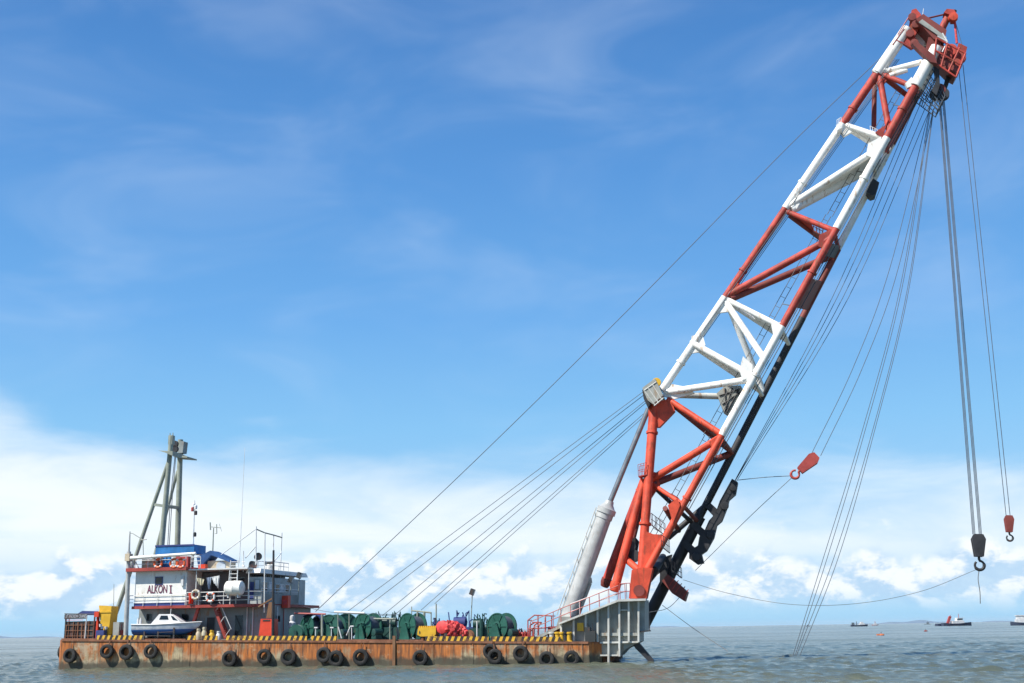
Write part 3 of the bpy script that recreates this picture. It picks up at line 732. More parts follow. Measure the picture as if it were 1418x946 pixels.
def floodlight(px, py, px0, py0, v, label, mat=M['mast'], group='floodlights on poles'):
    t = thing('floodlight', label, 'floodlight', P(px0, py0, v), group)
    q = MB(); a, b = pole(q, px0, py0, px, py + 3, v, .05); part('pole', q, mat, t)
    q = MB(); c = P(px, py, v); q.beam(c + Vector((-.10, -.05, -.28)), c + Vector((.12, -.05, .30)), .42, .5); part('lamp_head', q, M['darkbox'], t)
    q = MB(); q.beam(c + Vector((.10, -.05, -.28)) , c + Vector((.30, -.05, .22)), .05, .42); part('lens', q, M['paleglass'], t)
floodlight(403, 803, 402, 835, 7, 'small floodlight at the front corner of the bridge bulwark')
floodlight(414.5, 797, 412.5, 835, 8.5, 'taller floodlight on a pole right of the bridge bulwark')
floodlight(654, 820, 651, 885, 6, 'floodlight on a tall slim pole in the middle of the winch deck')
# searchlight, scanners on the bridge roof
t = thing('searchlight', 'round dark searchlight on a bracket above the bridge', 'searchlight', P(356, 795, 4))
q = MB(); pole(q, 355, 795, 356, 774, 4, .08); part('bracket', q, M['rail'], t)
q = MB(); p = P(357, 771, 4); q.lathe(p, (.6, -.7, .1), [(.18, -.35), (.34, -.25), (.38, .15), (.40, .2), (.0, .16)], 16); part('lamp_head', q, M['darkbox'], t)
t = thing('radar_scanner', 'white radar scanner unit on a tripod on the bridge roof', 'radar', P(372, 800, 6))
q = MB(); pole(q, 369, 801, 371, 787, 6, .07); pole(q, 375, 801, 373, 787, 6, .07); pole(q, 372, 801, 372, 782, 6.6, .09); part('tripod', q, M['rail'], t)
q = MB(); p = P(372, 786, 6); q.lathe(p, (0, 0, 1), [(.35, -.25), (.42, 0), (.35, .2), (.1, .35)], 14); part('gearbox', q, M['house'], t)
q = MB(); a, b = P(366, 780, 6), P(379, 779, 6); q.beam(a, b, .3, .25); part('antenna', q, M['darkbox'], t)
t = thing('vent_cowl', 'short dark vent cowl at the roof corner left of the searchlight', 'vent', P(348, 792, 3))
q = MB(); pole(q, 348, 793, 348.5, 784, 3, .28); part('duct', q, M['housegrey'], t)
q = MB(); p = P(349, 784, 3); q.lathe(p, (.5, -.4, .5), [(.28, -.3), (.42, .15), (.45, .3), (.3, .2)], 14); part('hood', q, M['darkbox'], t)
q = MB(); pole(q, 337, 792, 337, 763, 3, .06); pole(q, 335, 778, 339, 778, 3, .05); pole(q, 335.5, 784, 338.5, 784, 3, .12); solo('light_pole', q, M['rail'], 'short white light pole standing on the gallery roof', 'pole', P(337, 792, 3))

# red box at bridge, orange hatch box, brown column, black post
t = thing('hose_box', 'bright red fire hose box on the bridge bulwark', 'hose box', P(397, 840, 6.4))
q = MB(); a, b = P(393, 842, 6.2), P(402, 825, 6.2); q.box((a.x, 5.6, a.z), (b.x, 6.3, b.z)); part('cabinet', q, M['orange'], t)
q = MB(); q.box((a.x + .1, 5.57, (a.z + b.z) / 2 - .3), (b.x - .1, 5.6, (a.z + b.z) / 2 + .2)); part('door', q, M['pinkred'], t)
u_ = U(368, 884, 1.0)
ob = thing('hatch_box', 'bright orange slanted hatch box on deck against the deckhouse', 'hatch', (u_, 1.2, deck(u_)))
pl = [P(357.5, 885, 1.2), P(377.5, 885, 1.2), P(377.5, 857, 1.2), P(361, 857, 1.2)]
q = MB(); q.prism([(p.x, max(p.z, deck(p.x))) for p in pl], 1.2, 2.6); part('casing', q, M['orange'], ob)
q = MB(); a, b = P(364, 859.5, 1.2), P(374, 857.5, 1.2); q.box((a.x, 1.16, a.z - .05), (b.x, 1.2 - .002, b.z - .05)); part('handle', q, M['darkbox'], ob)
q = MB(); a, b = P(369, 856, 1.6), P(377, 834, 1.6); q.prism([(a.x, a.z), (b.x, a.z), (b.x, b.z), (a.x + .25, b.z)], 1.5, 2.3)
q.beam((a.x - 1.4, 1.7, a.z + .9), (b.x, 1.7, b.z + .4), .14, .14); solo('chute', q, M['brown'], 'rusty brown chute standing above the orange hatch box', 'chute', (a.x, 1.5, deck(a.x)))
q = MB(); pole(q, 377.8, 886, 378.8, 762, .95, .16, .11); solo('dark_post', q, M['black'], 'black steel post rising past the orange hatch box to the roof', 'post', P(377.8, 886, .95))

# ------------------------------------------------------------------ A-frame mast behind the deckhouse
am = thing('mast_frame', 'tall grey green tubular mast frame behind the deckhouse with slanted back stays', 'mast', P(235, 884, 7))
def leg(px0, py0, px1, py1, v0, v1, r0, r1, name, mat, parent, n=14):
    q = MB(); a = P(px0, py0, v0); b = P(px1, py1, v1); q.tube([a, b], [r0, r1], n); return part(name, q, mat, parent)
leg(217, 830, 237.5, 604, 6, 6, .34, .26, 'leg', M['mast'], am)
leg(243.5, 830, 250, 609, 11, 11, .34, .30, 'leg', M['mast'], am)
leg(154, 868, 233, 640, 6, 6, .24, .20, 'stay', M['mast'], am)
leg(206, 800, 246, 652, 11, 11, .22, .17, 'stay', M['mast'], am)
q = MB(); q.beam(P(214.5, 699, 6), P(229, 701, 6), .3, .3); part('cross_tie', q, M['mast'], am)
q = MB(); q.beam(P(229, 701, 6), P(247, 703, 11), .35, .3); part('cross_tie', q, M['mast'], am)
q = MB(); a, b = P(222, 626, 5.5), P(242, 627, 5.5); q.prism([(a.x, a.z + .1), (b.x, b.z + .1), (b.x, b.z - .4), (a.x + .9, a.z - .2)], 5, 7.2); part('platform', q, M['mast'], am)
q = MB(); a, b = P(243, 631, 10.5), P(262, 633, 10.5); q.prism([(a.x, a.z + .4), (b.x - .8, b.z + .15), (b.x, b.z), (b.x, b.z - .15), (a.x, a.z - .2)], 10, 12.4); part('platform', q, M['mast'], am)
q = MB(); a, b = P(234, 612, 6), P(240, 603, 6); q.box((a.x, 5.8, a.z - .3), (b.x, 6.4, b.z)); q.tube([P(235.5, 604, 6), P(235.5, 600, 6)], .05, 6); q.tube([P(239.5, 604, 6), P(239.5, 599.5, 6)], .05, 6); part('mast_head', q, M['mast'], am)
q = MB(); a, b = P(245.5, 627, 10), P(253.5, 611, 10); q.prism([(a.x, a.z), (b.x - .1, a.z), (b.x, b.z), (b.x - .45, b.z + .1), (b.x - .5, b.z - .5), (a.x, b.z - .45)], 10.2, 11.2); part('mast_head', q, M['housegrey'], am)
for py in (615, 622): 
    q = MB(); p = P(242.5, py, 8); q.lathe(p, (0, 1, 0), [(.38, -.15), (.30, -.05), (.30, .05), (.38, .15)], 16); part('sheave', q, M['black'], am)
q = MB(); q.tube([P(243, 625, 8), P(236, 690, 8), P(232, 760, 8)], .04, 6); q.tube([P(244, 625, 8), P(238.5, 690, 8), P(234, 760, 8)], .04, 6); part('halyard', q, M['rope'], am)

# davit at the stern corner of the deckhouse
dv = thing('davit', 'pale upright davit post with a white boom swung along the roof edge', 'davit', P(174, 882, .8))
q = MB(); a, b = P(174, 886, .8), P(178.5, 764, .8); q.tube([a, b], [.24, .22], 12); part('post', q, M['cyl'], dv)
q = MB(); pole(q, 178.5, 764, 180, 736, .8, .12, .06); part('top_post', q, M['cyl'], dv)
q = MB(); a, b = P(181, 773, .2), P(271, 766.5, .2); q.tube([a, b], [.19, .15], 12); part('boom', q, M['house'], dv)
q = MB(); p = P(178, 771, .6); q.box((p.x - .26, .3, p.z - .45), (p.x + .26, 1.0, p.z + .3)); part('bracket', q, M['beige'], dv)
q = MB(); q.tube([P(180, 738, .8), P(184, 739, .8), P(197, 747, .8)], .04, 6); q.tube([P(198, 748, 2), P(198.5, 770, 2)], .04, 6); q.tube([P(195, 748, 2), P(203, 747, 2)], .05, 6); part('stay_wire', q, M['mast'], dv)
q = MB()
for x0, y0, x1, y1 in ((181, 774, 187, 788), (187, 776, 193, 789), (181, 788, 191, 792), (184, 776, 181, 788)): pole(q, x0, y0, x1, y1, .9, .06)
part('strut', q, M['rail'], dv)

# ------------------------------------------------------------------ launch on its cradle
lb0 = P(180, 883, .9)
lz = H(225, 883, .9)
la = thing('launch', 'small blue and white cabin launch stowed on deck below the name', 'boat', (lb0.x, 1.2, lz))
uS, uB = U(181.5, 870, .6), U(270, 870, .6); gz = H(225, 864.5, .6); kz = lz + .22
hm = MB(); ns, nb = 15, 9; vs = []; fs = []
for i in range(ns):
    t = i / (ns - 1); hw = 1.05 * (1 - max(0, (t - .45) / .55) ** 2.2) * (.92 + .08 * min(1, t * 4)) + .015
    sheer = gz + .26 * max(0, t - .35) - .05 * math.sin(t * 3); keel = kz + max(0, (t - .68) / .32) ** 2 * (gz - kz) * .75
    ua = uS + (uB - uS) * t
    for j in range(nb):
        a = math.pi * j / (nb - 1); yy = -math.cos(a); zz = 1 - abs(math.sin(a)) ** .62
        vs.append((ua + (.25 * zz * t ** 3), 1.55 + yy * hw, keel + (sheer - keel) * zz))
for i in range(ns - 1):
    for j in range(nb - 1): fs.append((i*nb+j, i*nb+j+1, (i+1)*nb+j+1, (i+1)*nb+j))
    fs.append((i*nb, (i+1)*nb, (i+1)*nb+nb-1, i*nb+nb-1))
fs.append(tuple(range(nb))); hm.add(vs, fs); part('hull', hm, M['boathull'], la)
q = MB()
q.tube([Vector(vs[i*nb]) + Vector((0, -.02, .02)) for i in range(ns)], .07, 6); q.tube([Vector(vs[i*nb+nb-1]) + Vector((0, .02, .02)) for i in range(ns)], .07, 6); part('gunwale', q, M['hullwhite'], la)
q = MB(); cp = [P(209, 864, .8), P(252, 863, .8), P(236, 850.5, .8), P(219, 850.5, .8)]
b0 = [(p.x, p.z) for p in cp]; vs = []
for (u, w), ins in zip(b0, (0, 0, .22, .22)): vs += [(u, .78 + ins, w), (u, 2.32 - ins, w)]
q.add(vs, [(0,2,4,6),(1,7,5,3),(0,1,3,2),(2,3,5,4),(4,5,7,6),(6,7,1,0)]); cab = part('cabin', q, M['hullwhite'], la)
def onside(px, py, off=.03):
    p = P(px, py, .8); t = (p.z - b0[0][1]) / (b0[3][1] - b0[0][1]); return (p.x, .78 + .22 * t - off, p.z)
q = MB(); w = [onside(*p) for p in ((220, 858), (233, 858), (231, 852.5), (222, 852.5))]; q.add(w + [(a, b + .05, c_) for a, b, c_ in w], [(0,1,2,3),(7,6,5,4),(0,4,5,1),(1,5,6,2),(2,6,7,3),(3,7,4,0)]); part('window', q, M['glass'], cab)
q = MB(); w = [onside(*p) for p in ((239, 858.5), (246, 859.5), (239, 853.5), (235.5, 852.5))]; q.add(w + [(a, b + .05, c_) for a, b, c_ in w], [(0,1,2,3),(7,6,5,4),(0,4,5,1),(1,5,6,2),(2,6,7,3),(3,7,4,0)]); part('windscreen', q, M['glass'], cab)
q = MB(); q.tube([P(236, 851, 1.2), P(237.5, 839, 1.2)], .035, 6); part('aerial', q, M['rail'], la)
q = MB()
for px in (199, 218, 240): 
    p = P(px, 884, .6); q.beam((p.x, .7, deck(p.x)), (p.x, 2.4, deck(p.x)), .18, .5, up=(0, 0, 1)); q.box((p.x - .08, .62, deck(p.x)), (p.x + .08, .74, kz + .75)); q.box((p.x - .08, 2.35, deck(p.x)), (p.x + .08, 2.5, kz + .75))
q.tube([P(197, 880.5, .5), P(236, 881, .5)], .035, 6); q.tube([P(218, 876, .5), P(240, 875, .5)], .03, 6)
part('cradle', q, M['darkbox'], la)
q = MB(); a = P(191, 861, 1.3)
for dx in (0, .3): q.lathe((a.x + dx, 1.3, a.z - .35), (0, 0, 1), [(.11, 0), (.11, .55), (.05, .65), (.05, .75)], 10)
solo('gas_bottles', q, M['hullwhite'], 'two white bottles standing behind the stern of the launch', 'bottle', (a.x, 1.3, a.z - .35))

# ------------------------------------------------------------------ stern clutter
u_ = U(90, 887, 1.5)
ct = thing('dark_container', 'dark rusty open container at the stern end of the barge', 'container', (u_, 1.5, deck(u_)))
a, b = P(89.5, 887, 1.5), P(131, 860, 1.5); dz = deck(a.x)
q = MB(); q.box((a.x, 1.5, dz), (b.x, 4.5, b.z)); part('shell', q, M['darkbox'], ct)
q = MB(); rc_ = random.Random(8)
for k in range(9):
    x = a.x + (b.x - a.x) * (k + rc_.uniform(.1, .9)) / 9; q.tube([(x, 1.44, dz), (x + rc_.uniform(-.06, .06), 1.44, b.z + rc_.uniform(-.5, .55))], rc_.uniform(.03, .07), 6)
for k in range(3): q.tube([(a.x, 1.42, dz + .35 + .55 * k), (b.x, 1.42, dz + .32 + .55 * k)], .035, 6)
part('rack_pole', q, M['rusty'], ct)
q = MB(); q.tube([(b.x - .9, 1.35, dz), (b.x - .85, 1.35, b.z + .5)], .05, 6); part('post', q, M['rail'], ct)
q = MB()
for x in (a.x, b.x): q.box((x - .06, 1.42, dz), (x + .06, 1.54, H(90, 850, 1.5)))
q.tube([P(89.5, 850, 1.48), P(131, 850.5, 1.48)], .05, 6); part('frame', q, M['darkbox'], ct)
sg = thing('name_board', 'long dark sign board with white lettering on top of the stern container', 'sign', P(90, 858, 1.4))
q = MB(); a, b = P(89.5, 857.5, 1.4), P(121, 850.5, 1.4); q.box((a.x, 1.33, a.z), (b.x, 1.41, b.z)); sb = part('board', q, M['darkbox'], sg)
lettering('ST ANDREW CRANES', 91, 120, 851.5, 856, 1.31, M['inkwhite'], sb)
q = MB(); a, b = P(92, 859.3, 1.4), P(115, 858.2, 1.4); q.box((a.x, 1.36, a.z), (b.x, 1.40, b.z)); part('pink_strip', q, M['pinkred'], sg)
q = MB(); pl = [P(106, 850.5, 2), P(114, 846, 2), P(134, 846.5, 2), P(136, 852, 2), P(120, 852, 2)]; q.prism([(p.x, p.z) for p in pl], 2, 4.4); solo('cover', q, M['dkblue'], 'dark blue canvas cover stretched over the stern container', 'cover', (pl[0].x, 2, pl[0].z))
q = MB(); a, b = P(131, 854.5, 1.3), P(137.5, 847, 1.3); q.box((a.x, 1.2, a.z), (b.x, 2.1, b.z)); q.box((a.x + .1, 1.5, deck(a.x)), (a.x + .3, 1.8, a.z)); solo('red_box', q, M['orange'], 'small red box on a post between the container and the yellow hopper', 'box', (a.x, 1.2, deck(a.x)))
u_ = U(147, 884, 1.4)
yh = thing('hopper', 'tall yellow steel hopper narrowing towards its foot near the stern', 'hopper', (u_, 1.4, deck(u_)))
pl = [P(149.5, 882, 1.4), P(152, 862, 1.4), P(154.5, 839.5, 1.4), P(137, 838.5, 1.4), P(139, 862, 1.4), P(147, 882, 1.4)]
q = MB(); q.prism([(p.x, p.z) for p in pl], 1.4, 2.8); part('body', q, M['yellow'], yh)
q = MB(); a, b = P(137, 847.8, 1.4), P(154, 847, 1.4); q.box((a.x - .05, 1.33, a.z - .06), (b.x + .05, 1.398, b.z + .06)); part('stiffener', q, M['yellow'], yh)
q = MB(); a = P(148, 883, 1.8); q.box((a.x - .3, 1.5, deck(a.x)), (a.x + .4, 2.7, deck(a.x) + .5)); part('foot', q, M['rusty'], yh)
q = MB(); a = P(133, 871, .7); dz = deck(a.x); q.box((a.x, .7, dz), (a.x + .9, 1.3, dz + .95)); solo('blue_bin', q, M['dkblue'], 'dark blue bin under the white buckets beside the yellow hopper', 'bin', (a.x, .7, dz))
for k, (px, py) in enumerate(((139, 866), (140, 869), (144.5, 869.5))):
    p = P(px, py, .9); q = MB(); q.lathe((p.x, .95 + .15 * k, p.z - .15), (0, 0, 1), [(.13, 0), (.17, .28), (.15, .28), (.12, .03)], 12)
    solo('bucket', q, M['hullwhite'], ('white bucket at the top of the small pile by the hopper', 'white bucket in the middle of the small pile by the hopper', 'white bucket at the right of the small pile by the hopper')[k], 'bucket', (p.x, .95, p.z), 'white buckets by the yellow hopper')
q = MB(); a, b = P(157, 874, 1.2), P(166, 861.5, 1.2); q.box((a.x, 1.1, deck(a.x)), (b.x, 2.2, b.z)); solo('pump_unit', q, M['grey'], 'pale grey square pump casing left of the davit post', 'pump', (a.x, 1.1, deck(a.x)))
q = MB(); p = P(160, 860, 2.4); dz = deck(p.x); q.lathe((p.x - 1.0, 2.8, dz + .9), (1, 0, 0), [(.5, 0), (.6, .1), (.6, 1.0), (.5, 1.1)], 14); q.box((p.x - 1.1, 2.3, dz), (p.x + .2, 3.4, dz + .5)); solo('stern_winch', q, M['darkbox'], 'dark drum winch at the foot of the mast stay near the stern', 'winch', (p.x, 2.4, dz))
q = MB(); pole(q, 157, 862, 157.8, 809, 3, .04, .025); solo('flag_pole', q, M['mast'], 'thin flag pole between the yellow hopper and davit post', 'pole', P(157, 862, 3))
q = MB(); p = P(168, 870, 1.6); dz = deck(p.x); q.lathe((p.x, 1.6, dz), (0, 0, 1), [(.22, 0), (.22, .75), (.30, .8), (.30, .95), (.0, 1.0)], 14); q.tube([(p.x, 1.6, dz), (p.x, 1.6, dz + 1.6)], .06, 6); solo('vent_pipe', q, M['shipred'], 'dark red vent pipe at the foot of the davit post', 'vent', (p.x, 1.6, dz))

# ------------------------------------------------------------------ green winches
def make_winch(r=1.22, wd=1.35):
    t = thing('mooring_winch', 'x', 'winch', (0, 0, 0), 'green mooring winches on deck')
    z = r + .12
    for s in (0, 1):
        q = MB(); y = s * wd; sgn = -1 if s == 0 else 1
        q.lathe((0, y, z), (0, sgn, 0), [(.25, -.05), (r, -.05), (r, .07), (r - .10, .07), (r - .12, .02), (.45, .02), (.45, .14), (.28, .16), (.22, .06), (0, .06)], 32)
        for k in range(6):
            a = k * math.pi / 3; q.beam((.4 * math.cos(a), y + sgn * .05, z + .4 * math.sin(a)), ((r - .1) * math.cos(a), y + sgn * .05, z + (r - .1) * math.sin(a)), .09, .07)
        part('flange', q, M['green'], t)
    q = MB(); pr = [(.55, .05)]
    for k in range(14): pr += [(r * .72 + (.03 if k % 2 else 0), .06 + (wd - .12) * k / 13)]
    q.lathe((0, 0, z), (0, 1, 0), pr + [(.55, wd - .05)], 24); part('drum_rope', q, M['rope'], t)
    for s in (-.42, wd + .30):
        q = MB(); q.prism([(-.75, 0), (.75, 0), (.25, z + .2), (-.25, z + .2)], s, s + .12); part('bearing_stand', q, M['green'], t)
    q = MB(); q.box((-1.1, -.5, 0), (1.5, wd + .5, .14)); part('bedplate', q, M['dkgreen'], t)
    q = MB(); q.lathe((1.35, .15, .75), (0, 1, 0), [(.15, -.1), (.34, -.05), (.36, .9), (.2, 1.0)], 16); q.box((1.05, .15, .14), (1.65, .95, .5)); part('motor', q, M['dkgreen'], t)
    return t
w0 = make_winch(); first = True
for (px, yaw, v, sc, lb) in ((425, -.55, 3.2, .95, 'green winch nearest the deckhouse, topped by dark blue canvas'),
                             (455, -.2, 3.4, 1.0, 'green winch under the end of the red pipe, second from the deckhouse'),
                             (479, .35, 6.0, 1.05, 'dark green winch behind two others under the white pole'),
                             (502, -.50, 2.6, 1.05, 'green winch with a big round hub, right end of the row by the deckhouse'),
                             (564, -.55, 2.6, 1.05, 'green winch just left of the yellow machine'),
                             (689, -.45, 2.6, 1.05, 'single green winch at the right, nearest the crane')):
    o = w0 if first else copy_tree(w0); first = False
    u_ = U(px, 887, v); o.location = world((u_, v, deck(u_))); o.rotation_euler = (0, 0, PSI + yaw); o.scale = (sc,) * 3; o['label'] = lb
u_ = U(425, 887, 3.2)
q = MB(); n = 10; vs = []; fs = []
for i in range(n + 1):
    a = math.pi * (.08 + .62 * i / n)
    for j, vv in enumerate((2.7, 3.4, 4.2, 4.9)): vs.append((u_ + .5 + 1.34 * math.cos(a) + .03 * math.sin(i * 3 + j), vv, deck(u_) + 1.30 + 1.30 * math.sin(a) + .04 * math.cos(i * 2 + j * 2)))
for i in range(n):
    for j in range(3): fs.append((i*4+j, i*4+j+1, (i+1)*4+j+1, (i+1)*4+j))
m_ = len(vs); q.add(vs, fs); q.add([Vector(p) * 1.0 - Vector((0, 0, .05)) for p in vs], [f[::-1] for f in fs]); solo('canvas_cover', q, M['dkblue'], 'dark blue canvas draped over the winch nearest the deckhouse', 'canvas', (u_, 2.7, deck(u_)))
# small fairlead drum beside the first winch
u_ = U(410, 886, 2.2); z = deck(u_)
fl = thing('fairlead', 'low dark green roller fairlead beside the deckhouse corner', 'fairlead', (u_, 2.2, z))
q = MB(); q.lathe((u_, 2.0, z + .8), (0, 1, 0), [(.2, 0), (.75, 0), (.75, .1), (.5, .2), (.5, .6), (.75, .7), (.75, .8), (.2, .8)], 20); part('roller', q, M['green'], fl)
q = MB(); q.box((u_ - .6, 1.9, z), (u_ + .6, 2.9, z + .3)); q.box((u_ - .15, 1.85, z), (u_ + .15, 1.98, z + .95)); part('stand', q, M['dkgreen'], fl)
# dark hydraulic machinery behind
def machine(px, v, w, h, label, mat, seed, name='power_pack', cat='machine', group=None):
    r_ = random.Random(seed); u_ = U(px, 886, v); z = deck(u_); t = thing(name, label, cat, (u_, v, z), group)
    q = MB(); q.box((u_ - w / 2, v, z), (u_ + w / 2, v + 1.2, z + h * .55)); part('tank', q, mat, t)
    q = MB(); q.lathe((u_ - w * .35, v + .5, z + h * .75), (1, 0, 0), [(.1, 0), (h * .22, .05), (h * .22, w * .45), (.1, w * .5)], 14); part('motor', q, mat, t)
    q = MB()
    for k in range(9):
        x = u_ + r_.uniform(-.5, .5) * w; q.tube([(x, v + .2, z), (x, v + .2, z + h * r_.uniform(.7, 1.25)), (x + r_.uniform(-.4, .4), v + .5, z + h * r_.uniform(.8, 1.2))], .06, 6)
    part('pipework', q, mat, t)
machine(532, 3.4, 2.6, 2.35, 'dark green hydraulic power pack between the winches', M['dkgreen'], 1)
machine(545, 6.0, 1.4, 2.3, 'taller dark pipework unit left of the fifth winch', M['dkgreen'], 2)
machine(664, 3.2, 2.1, 2.2, 'dark green power pack beside the pole left of the single winch', M['dkgreen'], 3)
machine(712, 4.0, 1.6, 1.0, 'low dark pump right of the single green winch', M['shipgrey'], 4)
machine(640, 5.0, 2.8, 2.4, 'dark bluish engine behind the red windlass', M['dkblue'], 5)
machine(516, 3.4, 1.3, 1.5, 'low dark green valve stand right of the round hubbed winch', M['green'], 7)
machine(444, 6.5, 1.8, 1.9, 'dark green pump set behind the second winch', M['dkgreen'], 8)
machine(606, 4.2, 1.4, 1.9, 'dark blue valve bank between the yellow generator and red windlass', M['dkblue'], 9)
machine(676, 4.6, 1.2, 1.7, 'dark green valve stand directly left of the single winch', M['dkgreen'], 10)
machine(727, 3.0, 1.5, .9, 'low reddish pump between the single winch and the pipe cage', M['shipred'], 12)
# yellow machine
u_ = U(590, 886, 1.8); z = deck(u_)
ym = thing('generator', 'yellow slatted generator housing left of the red windlass', 'generator', (u_, 1.8, z))
pl = [P(577.5, 879, 1.8), P(582, 881.5, 1.8), P(601, 881.5, 1.8), P(603.5, 878, 1.8), P(603.5, 868.5, 1.8), P(579, 869, 1.8)]
q = MB(); q.prism([(p.x, p.z) for p in pl], 1.8, 3.2); part('housing', q, M['yellow'], ym)
q = MB(); a, b = pl[5], pl[4]
for k in range(9):
    x = a.x + (b.x - a.x) * (k + .5) / 9; q.box((x - .06, 1.9, a.z), (x + .06, 3.1, a.z + .14))
part('lifting_lug', q, M['yellow'], ym)
q = MB(); q.box((u_ - .7, 1.9, z), (u_ - .3, 3.0, pl[1].z + .01)); q.box((u_ + .4, 1.9, z), (u_ + .8, 3.0, pl[1].z + .01)); part('skid', q, M['rusty'], ym)
# red windlass wrapped in red
u_ = U(628, 886, 1.9); z = deck(u_)
wl = thing('windlass', 'bright red anchor windlass with a bundle of wrapped drums in mid deck', 'windlass', (u_, 1.9, z))
q = MB(); p = P(611.5, 868, 1.9); q.lathe((p.x, 1.7, p.z - .05), (.25, 1, 0), [(.0, -.05), (.3, -.05), (.62, .1), (.66, .5), (.5, .8), (.3, 1.0)], 18); part('drum', q, M['pinkred'], wl)
rr = random.Random(11)
def lump(c, r, seed, sx=1.0):
    r_ = random.Random(seed); q = MB(); n, m = 22, 14; vs = []; fs = []
    ph = [r_.uniform(0, 6.28) for _ in range(6)]
    for i in range(m + 1):
        th = math.pi * i / m
        for j in range(n):
            a = 2 * math.pi * j / n; k = r * (1 + .16 * math.sin(3 * a + ph[0]) * math.sin(2 * th + ph[1]) + .15 * math.sin(5 * a + ph[2] + 4 * th) + .10 * math.sin(9 * a + ph[3] - 5 * th) + r_.uniform(-.10, .10))
            vs.append((c[0] + sx * k * math.sin(th) * math.cos(a), c[1] + k * math.sin(th) * math.sin(a), c[2] + k * math.cos(th)))
    for i in range(m):
        for j in range(n): fs.append((i*n+j, i*n+(j+1)%n, (i+1)*n+(j+1)%n, (i+1)*n+j))
    q.add(vs, fs); return q
for k, (px, py, r_) in enumerate(((624, 869.5, .66), (632, 870, .56), (638.5, 873, .50), (627, 877, .55), (643, 877, .42), (635, 879, .46))):
    p = P(px, py, 2.0 + .15 * (k % 3)); part('wrapped_drum', lump(p, r_ * .92, 20 + k, 1.15), M['pinkred'], wl)
    q = MB(); q.torus(p, (1, .2 * (k % 3 - 1), .15), r_ * .98, .035, 20, 6); part('lashing', q, M['dkred'], wl)
q = MB()
for px in (613, 624, 640): 
    p = P(px, 886, 2.2); q.box((p.x - .14, 1.9, deck(p.x)), (p.x + .14, 3.2, p.z + .9))
p = P(617.5, 884, 1.8); q.box((p.x - .2, 1.75, deck(p.x)), (p.x + .2, 2.6, H(617, 863, 1.8))); part('frame', q, M['darkbox'], wl)
q = MB(); p0 = P(606, 884, 1.9); q.box((p0.x, 1.8, deck(p0.x)), (p0.x + 3.2, 3.4, deck(p0.x) + .35)); part('bedplate', q, M['shipred'], wl)
q = MB(); p = P(648, 878, 2.2); q.lathe((p.x, 2.0, deck(p.x) + .55), (0, 1, 0), [(.1, 0), (.5, 0), (.5, .12), (.3, .2), (.3, .7), (.5, .8), (.5, .9)], 16); part('chain_wheel', q, M['rusty'], wl)

# pipe gallows and poles above the winches
def gallows(name, label, bar, posts, v, mat, r=.07, pm_=None):
    t = thing(name, label, 'frame', P(posts[0][0], posts[0][2], v), 'pipe gantries on the winch deck')
    q = MB(); q.tube([P(bar[0], bar[1], v), P(bar[2], bar[3], v)], r * 1.2, 8); part('bar', q, mat, t)
    for (x, y0, y1, rr_) in posts: q = MB(); pole(q, x, y1, x, y0, v, rr_); part('post', q, pm_ or M['mast'], t)
gallows('gantry', 'dark red pipe bar on posts right of the deckhouse', (408, 849.5, 451, 850.5), ((411, 850, 886, .07), (446, 851, 886, .13)), 2.8, M['redrail'])
gallows('gantry', 'white pole bar on slim posts above the row of winches', (463, 847.5, 505, 849), ((468, 848, 890, .05), (483.5, 848, 886, .05)), 1.6, M['rail'], .09)
gallows('gantry', 'rectangular pipe frame behind the yellow generator', (570, 845.5, 597, 848.5), ((570, 840, 886, .05), (578, 846, 886, .10), (587.5, 847, 880, .13), (597, 848, 886, .06)), 3.6, M['mast'])
gallows('gantry', 'low grey pipe bar between the fourth and fifth winches', (516, 857, 548, 857), ((518, 857, 886, .05), (540, 856, 886, .06)), 3.2, M['mast'])
q = MB(); pole(q, 604, 886, 604, 836, 4, .07); pole(q, 600, 858, 604, 855, 4, .05); solo('deck_post', q, M['mast'], 'plain grey post between the pipe frame and the red windlass', 'post', P(604, 886, 4))
q = MB(); pole(q, 660.5, 886, 660.5, 860, 1.5, .06); solo('deck_post', q, M['rail'], 'short pale post right of the floodlight pole', 'post', P(660.5, 886, 1.5))
q = MB(); pole(q, 666.5, 886, 667, 857, 3, .20); solo('exhaust_stack', q, M['dkgreen'], 'short dark green exhaust stack left of the single winch', 'exhaust', P(666.5, 886, 3))
for k, (px, py) in enumerate(((437, 870), (459, 870), (487, 868))):
    q = MB(); pole(q, px, 888, px, py, .6, .05); p = P(px, py, .6); q.box((p.x - .12, .5, p.z), (p.x + .22, .7, p.z + .12)); solo('rail_stanchion', q, M['rail'], ('thin pale stanchion left of the second winch', 'thin pale stanchion right of the second winch', 'thin pale stanchion under the white pole bar')[k], 'stanchion', P(px, 888, .6), 'pale stanchions along the deck edge')
q = MB(); q.tube([P(468.5, 868, .8), P(473, 884, .8)], .06, 6); q.tube([P(485, 868, .8), P(480, 880, .8)], .06, 6); solo('leaning_props', q, M['rail'], 'pair of slanting white props below the white pole bar', 'prop', P(473, 884, .8))
t = thing('deck_lamp', 'white lamp standing at the corner between deckhouse and winches', 'lamp', P(405, 886, 3.5))
q = MB(); p = P(404.5, 862, 3.5); q.lathe((p.x, 3.5, p.z - .55), (0, 0, 1), [(.2, 0), (.34, .1), (.36, .5), (.2, .7), (.24, .85), (.22, 1.2), (0, 1.3)], 16); part('globe', q, M['hullwhite'], t)
q = MB(); q.tube([(p.x, 3.5, deck(p.x)), (p.x, 3.5, p.z - .5)], .07, 8); part('post', q, M['mast'], t)
